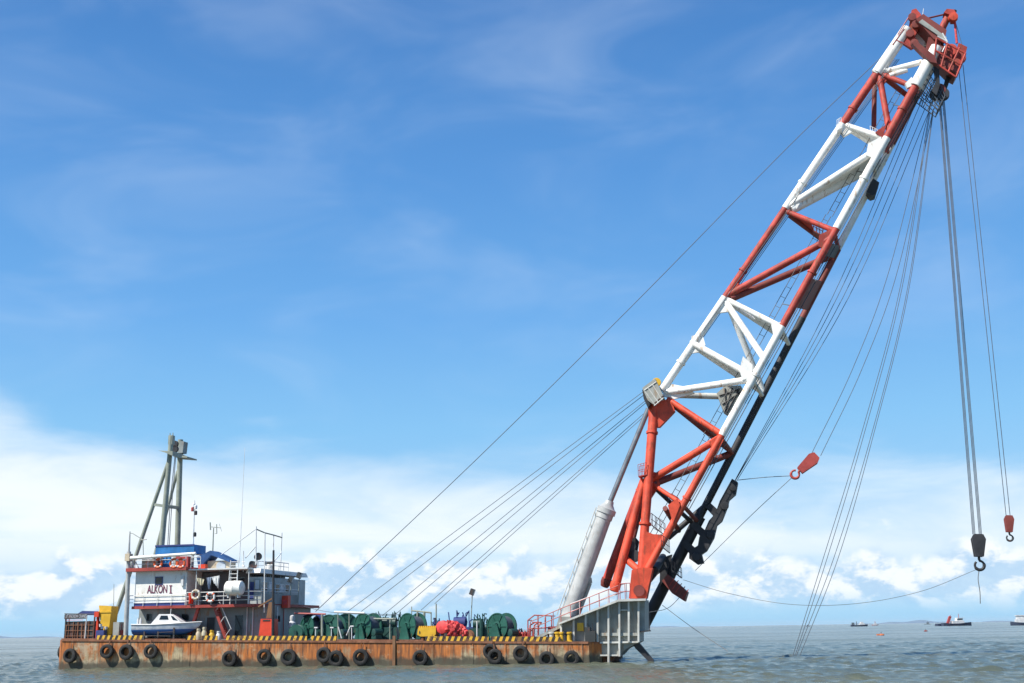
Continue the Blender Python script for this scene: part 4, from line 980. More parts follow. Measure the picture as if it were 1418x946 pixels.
# small items on the deck edge under the stairs
for k, (px, h, m_, lb) in enumerate(((274.5, 1.15, 'beige', 'pale drum left of the yellow tops under the gallery'), (282.5, 1.3, 'cloth', 'cream sack with a knotted top under the gallery'), (293, 1.0, 'yellow', 'yellow bollard by the foot of the red stairs'), (302.5, .9, 'rail', 'small white bottle at the foot of the red stairs'))):
    p = P(px, 886, .9); z = deck(p.x); q = MB(); q.lathe((p.x, .9, z), (0, 0, 1), [(.26, 0), (.28, .1), (.26, h * .6), (.16, h * .75), (.20, h * .85), (.18, h), (0, h)], 12)
    solo(('drum', 'sack', 'bollard', 'bottle')[k], q, M[m_], lb, ('drum', 'sack', 'bollard', 'bottle')[k], (p.x, .9, z))

# ------------------------------------------------------------------ crane support at the bow: ribbed grey plate box
VS = 1.3
sp = thing('crane_support', 'grey ribbed steel support box overhanging the bow under the crane', 'support', P(831, 889, VS))
def pp(lst, v): return [(P(x, y, v).x, P(x, y, v).z) for x, y in lst]
outl = [(777.6, 863.5), (857, 832), (893, 830.5), (893, 874), (886, 876), (886, 888.5), (866, 899), (858, 908), (832, 908), (831, 889), (777.6, 888)]
q = MB(); q.prism(pp(outl, VS), VS, VS + 3.6); part('side_plate', q, M['grey'], sp)
RIB = [(777.6, 863.5, 888), (795, 857, 888), (811.5, 850.5, 888), (828, 844, 889), (843, 838, 921), (858, 832.5, 909), (871, 832, 889), (884.5, 831.5, 889)]
for (x, y0, y1) in RIB:
    a, b = P(x, y0, VS - .30), P(x, y1, VS - .30); q = MB(); q.beam(a, b, .17, .60); part('rib', q, M['lgrey'], sp)
def bar(x0, y0, x1, y1, w, h, mat, name, v=VS - .28, parent=sp):
    q = MB(); q.beam(P(x0, y0, v), P(x1, y1, v), w, h); return part(name, q, mat, parent)
q = MB(); q.prism(pp([(775, 865), (775, 862.5), (857, 830.2), (895, 829), (895, 832), (857, 833.2)], VS - .7), VS - 1.15, VS - .002); part('top_flange', q, M['lgrey'], sp)
bar(831, 878.5, 886, 878.5, .28, .34, M['grey'], 'stringer', VS - .18); bar(858, 845, 872, 845, .10, .3, M['lgrey'], 'stringer'); bar(831, 890, 885, 889, .16, .40, M['lgrey'], 'stringer', VS - .21)
bar(831, 907.5, 860, 907.5, .14, .4, M['lgrey'], 'stringer', VS - .21)
q = MB(); q.prism(pp([(831, 909.5), (853, 909.5), (842, 921), (831, 921)], VS + .6), VS + .6, VS + 6); part('rusty_foot', q, M['rusty'], sp)
q = MB(); q.prism(pp([(874, 889), (884, 889), (905, 914), (904, 918.5), (897, 915), (880, 898)], VS + .2), VS + .15, VS + .75); part('raking_leg', q, M['black'], sp)
q = MB(); q.tube([P(899.5, 874, VS - .1), P(899.5, 848, VS - .1)], .05, 6); q.beam(P(886, 875, VS - .3), P(901, 873.5, VS - .3), .12, .4); part('ledge', q, M['black'], sp)
q = MB(); a, b = P(799.5, 874, VS - .36), P(808, 862.5, VS - .36); q.box((a.x, VS - .40, a.z), (b.x, VS - .34, b.z)); q.box((a.x + .1, VS - .34, a.z + .2), (b.x - .1, VS - .003, b.z - .2)); part('yellow_panel', q, M['yellow'], sp)
# sloping walkway rails of the support
def slope_rail(pts, h, mat, parent, name, v, n):
    mb = MB(); A, B = P(*pts[0], v), P(*pts[1], v)
    for i in range(n + 1): p = A.lerp(B, i / n); mb.tube([p, p + Vector((0, 0, h))], .035, 6)
    for k in (.5, 1): mb.tube([A + Vector((0, 0, h * k)), B + Vector((0, 0, h * k))], .042, 6)
    return part(name, mb, mat, parent)
slope_rail(((735, 881), (777, 863)), 1.35, M['redrail'], sp, 'railing', .9, 4)
slope_rail(((777, 863), (857, 831)), 1.35, M['redrail'], sp, 'railing', VS - .5, 6)
slope_rail(((790, 858), (868, 829)), 1.5, M['rail'], sp, 'railing', 6, 6)
slope_rail(((859, 831), (873, 830)), 1.5, M['redrail'], sp, 'railing', VS - .5, 2)
q = MB(); q.prism(pp([(737, 884), (777, 865), (777, 869), (745, 885)], 1.0), 1.0, 2.2); part('ramp', q, M['grey'], sp)
# red pipe cage left of it
cg = thing('pipe_cage', 'pinkish red pipe cage at the foot of the sloping walkway', 'cage', P(742, 885, 1.2))
for v in (1.2, 3.0):
    q = MB()
    for (x0, y0, x1, y1) in ((731, 884, 731, 859), (745, 886, 745, 852), (755, 884, 755, 855), (764, 880, 764, 853), (731, 859, 740, 852), (740, 852, 764, 853), (731, 871, 764, 869), (737, 862, 750, 862)):
        pole(q, x0, y0, x1, y1, v, .06)
    part('cage_side', q, M['redrail'], cg)
q = MB()
for x, y in ((731, 859), (745, 852), (764, 853)): q.tube([P(x, y, 1.2), P(x, y, 1.2) + Vector((0, 1.8, 0))], .05, 6)
part('cross_pipe', q, M['redrail'], cg)
q = MB(); p = P(738, 872, 1.8)
for k in range(3): q.tube([P(733 + k * 6, 884, 1.8), P(734 + k * 6, 866, 1.8), P(740 + k * 5, 862, 1.9)], .08, 6)
part('inner_pipe', q, M['shipred'], cg)
# bollards and boxes by the support
for k, (px, m_, lb) in enumerate(((764, 'lgrey', 'pale square mooring bitt by the walkway foot'), (772, 'yellow', 'yellow mooring bitt left of a black one'), (778, 'yellow', 'yellow mooring bitt directly left of the first support rib'), (783, 'black', 'black mooring bitt in front of the grey support'), (788, 'yellow', 'yellow mooring bitt right of the black one'))):
    p = P(px, 888, .5); z = deck(p.x); q = MB()
    q.lathe((p.x, .55, z), (0, 0, 1), [(.24, 0), (.22, .7), (.30, .74), (.30, .86), (.2, .9), (0, .9)], 14); q.box((p.x - .3, .3, z), (p.x + .3, .8, z + .1))
    solo('mooring_bitt', q, M[m_], lb, 'bitt', (p.x, .55, z), 'mooring bitts by the crane support')
q = MB(); p = P(768, 872, 2.4); q.lathe((p.x - .6, 2.4, p.z - .3), (1, 0, 0), [(.2, 0), (.62, .02), (.62, 1.3), (.2, 1.35)], 18); q.box((p.x - .6, 2.2, deck(p.x)), (p.x + .7, 2.8, p.z - .5)); solo('pivot_drum', q, M['dkred'], 'dark red drum at the foot of the white cylinder', 'drum', (p.x, 2.4, deck(p.x)))
for k, px in enumerate((814, 821)):
    p = P(px, 888, .4); z = deck(p.x); q = MB(); q.box((p.x - .25, .25, z), (p.x + .25, .75, z + (1.35 if k == 0 else 1.0))); q.tube([(p.x, .5, z + .8), (p.x, .5, z + 1.7)], .05, 6)
    solo('control_box', q, M['darkbox'], ('dark control box before the support, taller left one', 'dark control box before the support, lower right one')[k], 'control box', (p.x, .25, z))

# ------------------------------------------------------------------ hydraulic luffing cylinder
hc = thing('hydraulic_cylinder', 'huge pale grey hydraulic cylinder raising the crane boom', 'cylinder', P(787, 856, 7))
VC = 7.0
a, b = P(786, 857, VC), P(839.5, 708, VC)
q = MB(); q.tube([a, b], .78, 28); q.tube([a.lerp(b, .93), a.lerp(b, 1.0)], .86, 28); part('barrel', q, M['cyl'], hc)
q = MB(); d = (b - a).normalized(); q.lathe(b, d, [(.86, -.25), (.98, -.25), (.98, .25), (.8, .35), (.5, .75), (.42, 1.1), (.30, 1.1)], 28); part('gland', q, M['cyl'], hc)
q = MB(); q.tube([b, P(898, 566, VC)], .27, 18); part('rod', q, M['rod'], hc)
q = MB(); nx = Vector((-d.z, 0, d.x))
for o_, sgn in ((.84, 1),): 
    q.tube([a + nx * o_ + Vector((0, -.3, 0)), b + nx * o_ * .98 + Vector((0, -.3, 0))], .06, 8); q.tube([a + nx * (o_ + .28) + Vector((0, -.3, 0)), b + nx * (o_ + .22) + Vector((0, -.3, 0))], .05, 8)
    for k in range(9): p = a.lerp(b, (k + .5) / 9); q.box(p + nx * .78 + Vector((-.12, -.4, -.12)), p + nx * 1.1 + Vector((.12, -.2, .12)))
part('hydraulic_pipe', q, M['lgrey'], hc)
q = MB(); q.tube([a - nx * .9, a.lerp(b, .36) - nx * .95], .16, 8); q.tube([a.lerp(b, .36) - nx * .95, a.lerp(b, .40) - nx * .7], .2, 8); part('valve_block', q, M['grey'], hc)
q = MB(); q.lathe(a + Vector((0, -1.2, -.1)), (0, 1, 0), [(.3, 0), (.62, .02), (.62, 2.4), (.3, 2.42)], 20); part('trunnion', q, M['lgrey'], hc)
p = a
for v_ in (VC - 1.6, VC + 1.1): q = MB(); q.prism([(p.x - 1.3, deck(p.x)), (p.x + 1.2, deck(p.x)), (p.x + .6, p.z + .2), (p.x - .6, p.z + .2)], v_, v_ + .5); part('foot_bracket', q, M['grey'], hc)

# ------------------------------------------------------------------ the boom
VF, VB, VG = 4.0, 7.2, 11.5
def vF(y): return VF + (6.2 - VF) * (800 - y) / 740
def vG(y): return VG + (9.3 - VG) * (840 - y) / 740
bo = thing('crane_boom', 'giant slanting lattice crane boom painted in red and white bands', 'crane boom', P(884, 828, VF))
def xF(y): return 893 + (795 - y) / 725 * 402
def xB(y): return 920 + (536 - y) / 494 * 335
def xG(y): return 904 + (842 - y) / 743 * 383
def seg(f, vf, y0, y1, r0, mat, name, r1=None, n=18):
    q = MB(); vv0 = vf(y0) if callable(vf) else vf; vv1 = vf(y1) if callable(vf) else vf
    q.tube([P(f(y0), y0, vv0), P(f(y1), y1, vv1)], [r0, r0 if r1 is None else r1], n); return part(name, q, mat, bo)
vB = lambda y: VB + (7.6 - VB) * (540 - y) / 500
# front chord near side, in its colour bands, each with a joint collar
for y0, y1, m_, r_ in ((797, 603, 'redlow', .36), (603, 452, 'white', .38), (452, 317, 'red', .38), (317, 191, 'white', .41), (191, 120, 'red', .43), (120, 66, 'white', .62)):
    c_ = seg(xF, vF, y0, y1, r_, M[m_], 'front_chord')
    ym_ = y0 + (y1 - y0) * .55
    if y0 > 130:
        q = MB(); q.tube([P(xF(ym_ + 1.2), ym_ + 1.2, vF(ym_)), P(xF(ym_ - 1.2), ym_ - 1.2, vF(ym_))], r_ + .10, 18); part('collar', q, M[m_], c_)
for y0, y1, m_, r_ in ((541, 412, 'white', .40), (412, 289, 'red', .37), (289, 172, 'white', .41), (172, 102, 'red', .43), (102, 40, 'white', .60)):
    c_ = seg(xB, vB, y0, y1, r_, M[m_], 'back_chord')
    ym_ = y0 + (y1 - y0) * .30
    if y0 > 110:
        q = MB(); q.tube([P(xB(ym_ + 1.2), ym_ + 1.2, vB(ym_)), P(xB(ym_ - 1.2), ym_ - 1.2, vB(ym_))], r_ + .10, 18); part('collar', q, M[m_], c_)
for y0, y1, m_, r_ in ((866, 715, 'black', .60), (715, 440, 'black', .38), (440, 345, 'dkred', .36), (345, 200, 'white', .34), (200, 125, 'dkred', .36), (125, 96, 'white', .40)):  # far front chord: shadow on it put into the black and dark red bands
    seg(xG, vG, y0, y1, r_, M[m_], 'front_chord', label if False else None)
# pedestal leg (red) from clevis to foot
def strut(x0, y0, v0, x1, y1, v1, r0, mat, name='brace', r1=None, n=14):
    q = MB(); q.tube([P(x0, y0, v0), P(x1, y1, v1)], [r0, r0 if r1 is None else r1], n); return part(name, q, mat, bo)
RL = M['redlow']
lg = strut(906, 560, VB, 888, 795, VF + .6, .50, RL, 'back_leg', .42, 18)
for y_ in (601, 728): 
    t_ = (y_ - 560) / 235; p = P(906, 560, VB).lerp(P(888, 795, VF + .6), t_); d = (P(888, 795, VF + .6) - P(906, 560, VB)).normalized()
    q = MB(); q.lathe(p, d, [(.45, -.12), (.60, -.12), (.60, .12), (.45, .12)], 18); part('collar', q, RL, lg)
def gusset(pts, v, th, mat, name='gusset'):
    q = MB(); q.prism([(P(x, y, v).x, P(x, y, v).z) for x, y in pts], v - th / 2, v + th / 2); return part(name, q, mat, bo)
gusset([(897, 560), (930, 553), (935, 570), (914, 592), (900, 592)], VB, .9, RL)
# braces: (back x,y, front-near y, front-far y or None, radius, material)
def pairbr(xb, yb, yf, yg, r_, mat, matfar=None, rf=None):
    strut(xb, yb, vB(yb), xF(yf), yf, vF(yf), r_, mat)
    if yg: strut(xb + 4, yb + 5, vB(yb), xG(yg), yg, vG(yg), rf or r_, matfar or mat)  # matfar, where given, is darker: truss shade put into the far brace
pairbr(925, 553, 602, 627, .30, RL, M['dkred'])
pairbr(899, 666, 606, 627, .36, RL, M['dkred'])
pairbr(901, 669, 699, 728, .22, RL, M['black'])
pairbr(924, 543, 525, None, .34, M['white'])
pairbr(957, 474, 522, 544, .33, M['white'])
pairbr(1005, 418, 497, 544, .33, M['white'])
pairbr(1005, 414, 453, 474, .28, M['white'])
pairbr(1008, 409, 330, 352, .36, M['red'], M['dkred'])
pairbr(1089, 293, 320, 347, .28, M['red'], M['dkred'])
pairbr(1092, 286, 203, 224, .36, M['white'], None, .46)
pairbr(1170, 173, 192, 212, .28, M['white'])
pairbr(1218, 106, 184, None, .32, M['red'])
strut(1211, 118, 9, 1210, 178, 9, .26, M['dkred'])
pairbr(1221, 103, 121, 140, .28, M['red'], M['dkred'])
pairbr(1223, 100, 83, None, .30, M['white']); strut(1232, 105, 7, 1256, 97, 7, .26, M['white'])
def web(xb, yb, yf, yg, t0, t1, mat):
    a0 = P(xb, yb, vB(yb)); f0 = P(xF(yf), yf, vF(yf)); g0 = P(xG(yg), yg, vG(yg)); b0_ = P(xb + 4, yb + 5, vB(yb))
    A = [a0.lerp(f0, t0), a0.lerp(f0, t1), b0_.lerp(g0, t1), b0_.lerp(g0, t0)]; nrm = (A[1] - A[0]).cross(A[2] - A[0]).normalized() * .10
    q = MB(); q.add(A + [p + nrm for p in A], [(0,1,2,3),(7,6,5,4),(0,4,5,1),(1,5,6,2),(2,6,7,3),(3,7,4,0)]); part('web_plate', q, mat, bo)
web(1092, 286, 203, 224, .05, .95, M['white']); web(957, 474, 522, 544, .05, .80, M['white']); web(1005, 414, 453, 474, .45, .95, M['white']); web(1170, 173, 192, 212, .1, .9, M['white'])
web(1089, 293, 320, 347, .05, .5, M['red']); web(925, 553, 602, 627, .55, .95, M['dkred'])
# wide gusset plates at the nodes
gusset([(920, 530), (953, 537), (962, 545), (934, 553), (918, 549)], VB, .35, M['white'])
gusset([(958, 466), (972, 461), (977, 478), (968, 488), (955, 490)], VB, .30, M['white'])
gusset([(1000, 413), (1014, 421), (1009, 432), (994, 434)], VB, .30, M['white'])
gusset([(1029, 494), (1042, 506), (1041, 523), (1028, 527), (1024, 512)], vF(515), .45, M['white'])
gusset([(1010, 405), (1020, 391), (1027, 396), (1016, 412)], VB, .30, M['red'])
gusset([(1068, 450), (1082, 446), (1084, 460), (1072, 470)], vF(455), .40, M['white'])
gusset([(1134, 327), (1150, 318), (1155, 330), (1142, 345), (1133, 342)], vF(330), .42, M['red'])
gusset([(1096, 283), (1107, 270), (1111, 276), (1103, 290)], VB, .30, M['white'])
gusset([(1202, 200), (1220, 190), (1222, 205), (1211, 221), (1199, 216)], vF(205), .45, M['white'])
gusset([(1160, 180), (1174, 170), (1186, 180), (1168, 190)], vB(176), .40, M['white'])
gusset([(1212, 184), (1226, 174), (1230, 166), (1222, 192)], vF(182), .40, M['red'])
gusset([(1209, 114), (1216, 103), (1228, 112), (1219, 122)], vB(110), .40, M['red'])
gusset([(1253, 117), (1262, 108), (1268, 118), (1256, 123)], vF(115), .5, M['white'])
gusset([(1208, 101), (1220, 92), (1226, 98), (1214, 104)], vB(98), .9, M['white'])
gusset([(895, 652), (911, 655), (914, 672), (902, 690), (890, 676)], VB, .5, RL)
gusset([(893, 735), (905, 740), (926, 741), (916, 760), (895, 794), (888, 792)], VF + .3, .5, RL)
gusset([(925, 700), (938, 690), (942, 700), (932, 725)], VF, .4, RL)
gusset([(982, 612), (1000, 600), (1002, 610), (990, 632)], vF(610), .45, RL)
# plates between the two front chords
def plate4(ya, yb, mat, name='side_plate'):
    q = MB(); A = [P(xF(ya) + 3, ya + 2, vF(ya)), P(xF(yb) + 3, yb + 2, vF(yb)), P(xG(yb), yb + 6, vG(yb)), P(xG(ya), ya + 6, vG(ya))]
    nrm = (A[1] - A[0]).cross(A[2] - A[0]).normalized() * .12; q.add(A + [p + nrm for p in A], [(0,1,2,3),(7,6,5,4),(0,4,5,1),(1,5,6,2),(2,6,7,3),(3,7,4,0)]); part(name, q, mat, bo)
plate4(424, 384, M['dkred']); plate4(199, 126, M['red']); plate4(352, 335, M['black'])
# ties between front chords
for y_, m_ in ((700, 'dkred'), (606, 'dkred'), (526, 'white'), (455, 'white'), (322, 'red'), (222, 'white'), (190, 'red')):
    strut(xF(y_), y_, vF(y_), xG(y_ + 22), y_ + 22, vG(y_), .22, M[m_], 'cross_tie')
# bottom pedestal of the boom and lower pieces
gusset([(876, 790), (890, 786), (905, 787), (902, 800), (896, 829), (872, 829)], VF + .3, 1.6, RL, 'pedestal')
q = MB(); p = P(885, 818, VF - .6); q.lathe(p, (0, 1, 0), [(.2, -.1), (.55, -.08), (.55, .3)], 18); part('hinge_pin', q, M['dkred'], bo)
strut(864, 772, 6.5, 892, 796, VF + .5, .34, RL, 'brace')
# machinery inside the base
gusset([(871, 752), (880, 744), (885, 750), (882, 768), (874, 772)], 7.5, .5, M['black'], 'base_sheave_box')
for px, py in ((872, 757), (878, 770), (868, 768)):
    q = MB(); q.lathe(P(px, py, 6.4), (0, 1, 0), [(.2, -.2), (.62, -.2), (.5, 0), (.62, .2), (.2, .2)], 18); part('sheave', q, M['black'], bo)
strut(893, 684, 8.6, 876, 752, 8.4, .22, M['dkred'], 'brace'); strut(903, 662, VB, 884, 682, VB, .42, RL, 'brace')
# two back feet hanging free
for k, (x1, y1, v1) in enumerate(((839, 806, 9.6), (852, 812, 5.4))):
    f_ = strut(892, 664, VB, x1, y1, v1, .40, RL if k else M['red'], 'back_foot', .46, 18)
    d = (P(x1, y1, v1) - P(892, 664, VB)).normalized(); q = MB(); q.lathe(P(x1, y1, v1), d, [(.46, -.4), (.54, -.35), (.54, .1), (.40, .5), (0, .55)], 18); part('foot_cap', q, RL if k else M['dkred'], f_)
# black foot, arms and folded fly jib
gusset([(914, 790), (924, 770), (931, 768), (924, 796), (914, 812)], VG - .9, .5, M['black'], 'far_foot')
gusset([(899, 797), (908, 786), (922, 778), (924, 786), (910, 796), (902, 806)], 8.2, .5, M['black'], 'foot_tie')
gusset([(918, 805), (926, 796), (953, 820), (949, 833), (932, 822)], VG - 2, 2.4, M['dkred'], 'roller_bracket')
q = MB()
for k in range(5): 
    p = P(931 + k * 4.6, 806 + k * 4.2, VG - 3.3); q.beam(p + Vector((-.35, 0, -.4)), p + Vector((.30, 0, .45)), .08, .1)
part('bracket_rib', q, M['red'], bo)
strut(925, 745, VG - 1, xG(700), 700, VG, .3, M['black']); strut(906, 790, VF + 1, 918, 772, VG - 1.2, .4, M['black']); strut(921, 704, VF, 940, 735, VG, .25, M['dkred'])
fj = bo
gusset([(1014, 664), (1022, 669), (1019, 685), (1010, 693), (1008, 702), (1000, 722), (993, 728), (989, 745), (979, 763), (972, 768), (975, 780), (966, 782), (955, 774), (955, 764), (967, 756), (969, 744), (975, 738), (982, 722), (991, 712), (997, 695)], VG - .5, 1.5, M['black'], 'fly_jib')
gusset([(977, 703), (984, 697), (996, 708), (990, 717)], VG - .5, 1.0, M['black'], 'jib_arm'); gusset([(955, 728), (962, 722), (977, 735), (971, 744)], VG - .5, 1.0, M['black'], 'jib_arm'); gusset([(942, 752), (950, 748), (962, 758), (956, 768)], VG - .5, 1.0, M['black'], 'jib_arm')
for px, py in ((1015, 674), (1003, 700), (984, 740), (964, 771)):
    q = MB(); q.lathe(P(px, py, VG - 1.4), (0, 1, 0), [(.1, -.15), (.42, -.12), (.46, .1), (.46, .3)], 14); part('jib_pin', q, M['black'], bo)
# clevis box at the back, grey bracket inside
q = MB(); q.prism([(P(x, y, VB).x, P(x, y, VB).z) for x, y in ((891.5, 541), (909, 528), (920, 551), (906, 563), (899, 558))], VB - 1.5, VB + 1.5); cb = part('clevis_housing', q, M['grey'], bo)
q = MB(); q.prism([(P(x, y, VB).x, P(x, y, VB).z) for x, y in ((891, 543), (894, 541), (902, 562), (899, 568), (893, 555))], VB - 1.2, VB + 1.2); part('clevis', q, M['black'], cb)
q = MB(); q.lathe(P(909, 529, VB - 1.4), (0, 1, 0), [(.2, 0), (.45, .02), (.45, .4), (.2, .42)], 14); part('guide_roller', q, M['yellow'], cb)
gusset([(993, 547), (1004, 537), (1026, 536), (1030, 543), (1008, 575), (1002, 571)], 9.2, 1.8, M['grey'], 'inner_bracket')
strut(934, 547, VB + .6, 996, 549, 9.2, .32, M['lgrey'], 'inner_tie')
for (x0, y0, x1, y1) in ((1004, 538, 1006, 572), (1024, 538, 1006, 572), (996, 548, 1024, 539), (1000, 560, 1026, 543), (1014, 537, 1004, 570)): strut(x0, y0, 8.25, x1, y1, 8.25, .08, M['black'], 'bracket_bar', n=6)
for (x0, y0, x1, y1) in ((893, 542, 907, 561), (898, 538, 912, 558), (904, 533, 917, 554), (892, 541, 909, 529), (906, 562, 919, 551)): strut(x0, y0, VB - 1.52, x1, y1, VB - 1.52, .06, M['lgrey'], 'housing_rib', n=6)
# ladder walkway inside the boom: a lattice of thin rails
def ladder_run(x0, y0, x1, y1, v, w, mat, name='ladder', step=1.1):
    a, b = P(x0, y0, v), P(x1, y1, v); q = MB(); d = b - a; nrm = Vector((-d.z, 0, d.x)).normalized() * w; n = int(d.length / step)
    q.tube([a, b], .035, 5); q.tube([a + nrm, b + nrm], .035, 5)
    for i in range(n): p = a.lerp(b, (i + .5) / n); q.tube([p, p + nrm], .025, 5)
    return part(name, q, mat, bo)
for (y0, y1, dx) in ((742, 606, 15), (606, 420, 17), (420, 300, 17), (300, 125, 15)):
    ladder_run(xF(y0) - dx, y0, xF(y1) - dx, y1, 7.8, .55, M['hemp'])
for k in range(7):
    y_ = 700 - k * 92; strut(xF(y_), y_, vF(y_), xF(y_) - 15, y_ - 3, 7.8, .05, M['hemp'], 'ladder_bracket', n=6)
def cage_platform(pts, v, mat, h=1.2):
    mb = MB()
    A, B = P(*pts[0], v), P(*pts[1], v)
    for vv in (0, 1.3):
        for i in range(4): p = A.lerp(B, i / 3) + Vector((0, vv, 0)); mb.tube([p, p + Vector((0, 0, h))], .03, 5)
        for k in (.5, 1.0): mb.tube([A + Vector((0, vv, h * k)), B + Vector((0, vv, h * k))], .03, 5)
    mb.beam(A + Vector((0, .65, 0)), B + Vector((0, .65, 0)), .10, 1.4); part('service_platform', mb, mat, bo)
cage_platform(((902, 727), (920, 741)), 6.6, M['dkred']); cage_platform(((916, 757), (926, 765)), 3.2, M['black']); cage_platform(((930, 790), (943, 800)), VG - 3, M['black'], 1.0); cage_platform(((884, 660), (896, 657)), 5.6, M['redrail']); cage_platform(((930, 700), (940, 706)), 7, M['redrail'], 1.2)
cage_platform(((1127, 320), (1140, 327)), 6.5, M['dkred'], 1.0); cage_platform(((1160, 180), (1166, 176)), 6, M['rail'], 1.1); cage_platform(((1206, 187), (1216, 192)), 6.4, M['rail'], 1.0)
# cables along the front chord
for dx, dy in ((6, 3), (9, 5)):
    q = MB(); q.tube([P(xF(700) + dx, 700 + dy, 6), P(xF(120) + dx, 120 + dy, 7)], .05, 6); part('cable_run', q, M['rope'], bo)
# ------------------------------------------------------------------ boom head
gusset([(1250, 60), (1258, 40), (1262, 16), (1268, 14), (1275, 22), (1276, 36), (1266, 52), (1272, 62), (1262, 68)], 7.6, .7, M['red'], 'head_plate')
for k, (px, py) in enumerate(((1263, 24), (1268, 34), (1260, 47), (1266, 60))):
    q = MB(); q.lathe(P(px, py, 7.0), (0, 1, 0), [(.1, -.2), (.42, -.18), (.34, 0), (.42, .18), (.1, .2)], 16); part('head_sheave', q, M['dkred'], bo)
gusset([(1266, 37), (1276, 30), (1308, 52), (1305, 68), (1290, 64)], 7.8, 3.4, M['dkred'], 'head_girder')
gusset([(1272, 31), (1277, 27), (1311, 52), (1309, 56)], 6.0, .12, M['grey'], 'head_guard')
gusset([(1262, 62), (1267, 58), (1294, 80), (1297, 90), (1288, 88)], 5.6, .8, M['dkred'], 'head_beam')
gusset([(1284, 58), (1299, 55), (1302, 70), (1292, 88), (1280, 78)], 7.4, 2.0, M['dkred'], 'head_beam')
gusset([(1266, 44), (1280, 50), (1284, 62), (1272, 66), (1264, 56)], 8.6, .5, M['white'], 'head_web')
# sheave cage at the right
for (x0, y0, x1, y1) in ((1297, 53, 1337, 74), (1295, 87, 1324, 107), (1297, 53, 1293, 87), (1337, 74, 1324, 107), (1312, 61, 1303, 93), (1329, 66, 1313, 100), (1295, 70, 1331, 90)):
    strut(x0, y0, 5.6, x1, y1, 5.6, .10, M['red'], 'cage_bar', n=8)
for k, (px, py) in enumerate(((1303, 73), (1311, 78), (1320, 80), (1314, 90), (1323, 90), (1329, 80), (1306, 84), (1317, 70))):
    q = MB(); q.lathe(P(px, py, 6.2 + .35 * (k % 3)), (.2, 1, .1), [(.12, -.3), (.62, -.28), (.48, 0), (.62, .28), (.12, .3)], 18); part('head_sheave', q, M['red'] if k % 3 else M['dkred'], bo)
gusset([(1299, 60), (1334, 76), (1325, 102), (1297, 86)], 9.4, .3, M['dkred'], 'cage_back')
gusset([(1292, 84), (1299, 82), (1326, 102), (1322, 109), (1312, 104)], 7.4, 3.0, M['dkred'], 'cage_floor')
gusset([(1326, 64), (1338, 70), (1334, 86), (1326, 82)], 7.5, 1.6, M['red'], 'cage_box')
strut(1298, 52, 7.5, 1314.5, 20, 7.5, .40, M['red'], 'jib_post', .36)
gusset([(1306, 21), (1310, 16), (1320, 17), (1324, 23), (1323, 30), (1317, 30), (1314, 24)], 7.5, 1.2, M['red'], 'jib_head')
q = MB(); q.lathe(P(1320, 24, 7.0), (0, 1, 0), [(.1, -.3), (.45, -.25), (.5, .2), (.1, .3)], 16); part('jib_sheave', q, M['redlow'], bo)
strut(1269, 29, 7, 1308, 20, 7.5, .10, M['dkred'], 'jib_stay', n=8); strut(1322, 28, 7.5, 1325, 60, 7.5, .12, M['pinkred'], 'jib_stay', n=8); strut(1323, 30, 7.5, 1335, 72, 7.5, .03, M['rope'], 'jib_stay', n=6)
gusset([(1290, 46), (1300, 40), (1303, 48), (1294, 54)], 7.5, 1.4, M['orange'], 'motor_box')
strut(1277, 25, 7, 1279, 12, 7, .035, M['rail'], 'aerial', n=6)
q = MB(); p = P(1322, 16, 7.5); q.lathe(p - Vector((0, 0, .1)), (0, 0, 1), [(.18, 0), (.22, .15), (.1, .3)], 10); q.tube([p - Vector((0, 0, .5)), p], .04, 6); part('wind_vane', q, M['black'], bo)
# hanging lattice cage under the head
q = MB(); c4 = [P(1287, 97, 7.6), P(1268, 135, 7.6), P(1297, 157, 7.6), P(1307, 138, 7.6)]
for vv in (-1.0, 1.0):
    off_ = Vector((0, vv, 0))
    for i in range(6):
        t = i / 5; q.tube([c4[0].lerp(c4[1], t) + off_, c4[3].lerp(c4[2], t) + off_], .05, 5); q.tube([c4[0].lerp(c4[3], t) + off_, c4[1].lerp(c4[2], t) + off_], .05, 5)
for i in range(4):
    for j in range(4): p = c4[0].lerp(c4[1], i / 3).lerp(c4[3].lerp(c4[2], i / 3), j / 3); q.tube([p - Vector((0, 1, 0)), p + Vector((0, 1, 0))], .05, 5)
part('hanging_walkway', q, M['rope'], bo)
gusset([(1292, 92), (1300, 98), (1301, 120), (1296, 134), (1290, 128), (1296, 112)], 6.6, .7, M['black'], 'sheave_hanger'); gusset([(1310, 105), (1316, 109), (1310, 126), (1307, 136), (1303, 132)], 8, .7, M['black'], 'sheave_hanger')
for px, py in ((1301, 125), (1296, 131), (1306, 131)): 
    q = MB(); q.lathe(P(px, py, 7.0), (.1, 1, 0), [(.1, -.3), (.62, -.28), (.48, 0), (.62, .28), (.1, .3)], 18); part('head_sheave', q, M['black'] if px != 1301 else M['dkred'], bo)
for (x0, y0, x1, y1) in ((1240, 55, 1250, 60), (1236, 62, 1252, 40), (1243, 48, 1262, 18), (1247, 58, 1262, 66)): strut(x0, y0, 7, x1, y1, 7, .06, M['redrail'], 'head_rail', n=6)
for (x0, y0, x1, y1) in ((1298, 50, 1312, 58), (1312, 58, 1305, 72), (1305, 46, 1312, 58)): strut(x0, y0, 5.8, x1, y1, 5.8, .07, M['rail'], 'head_rail', n=6)
# black box hanging on the boom
q = MB(); q.prism([(P(x, y, 9).x, P(x, y, 9).z) for x, y in ((1208, 250), (1217, 256), (1212, 272), (1206, 274), (1199, 269))], 8.3, 10); part('black_locker', q, M['black'], bo)

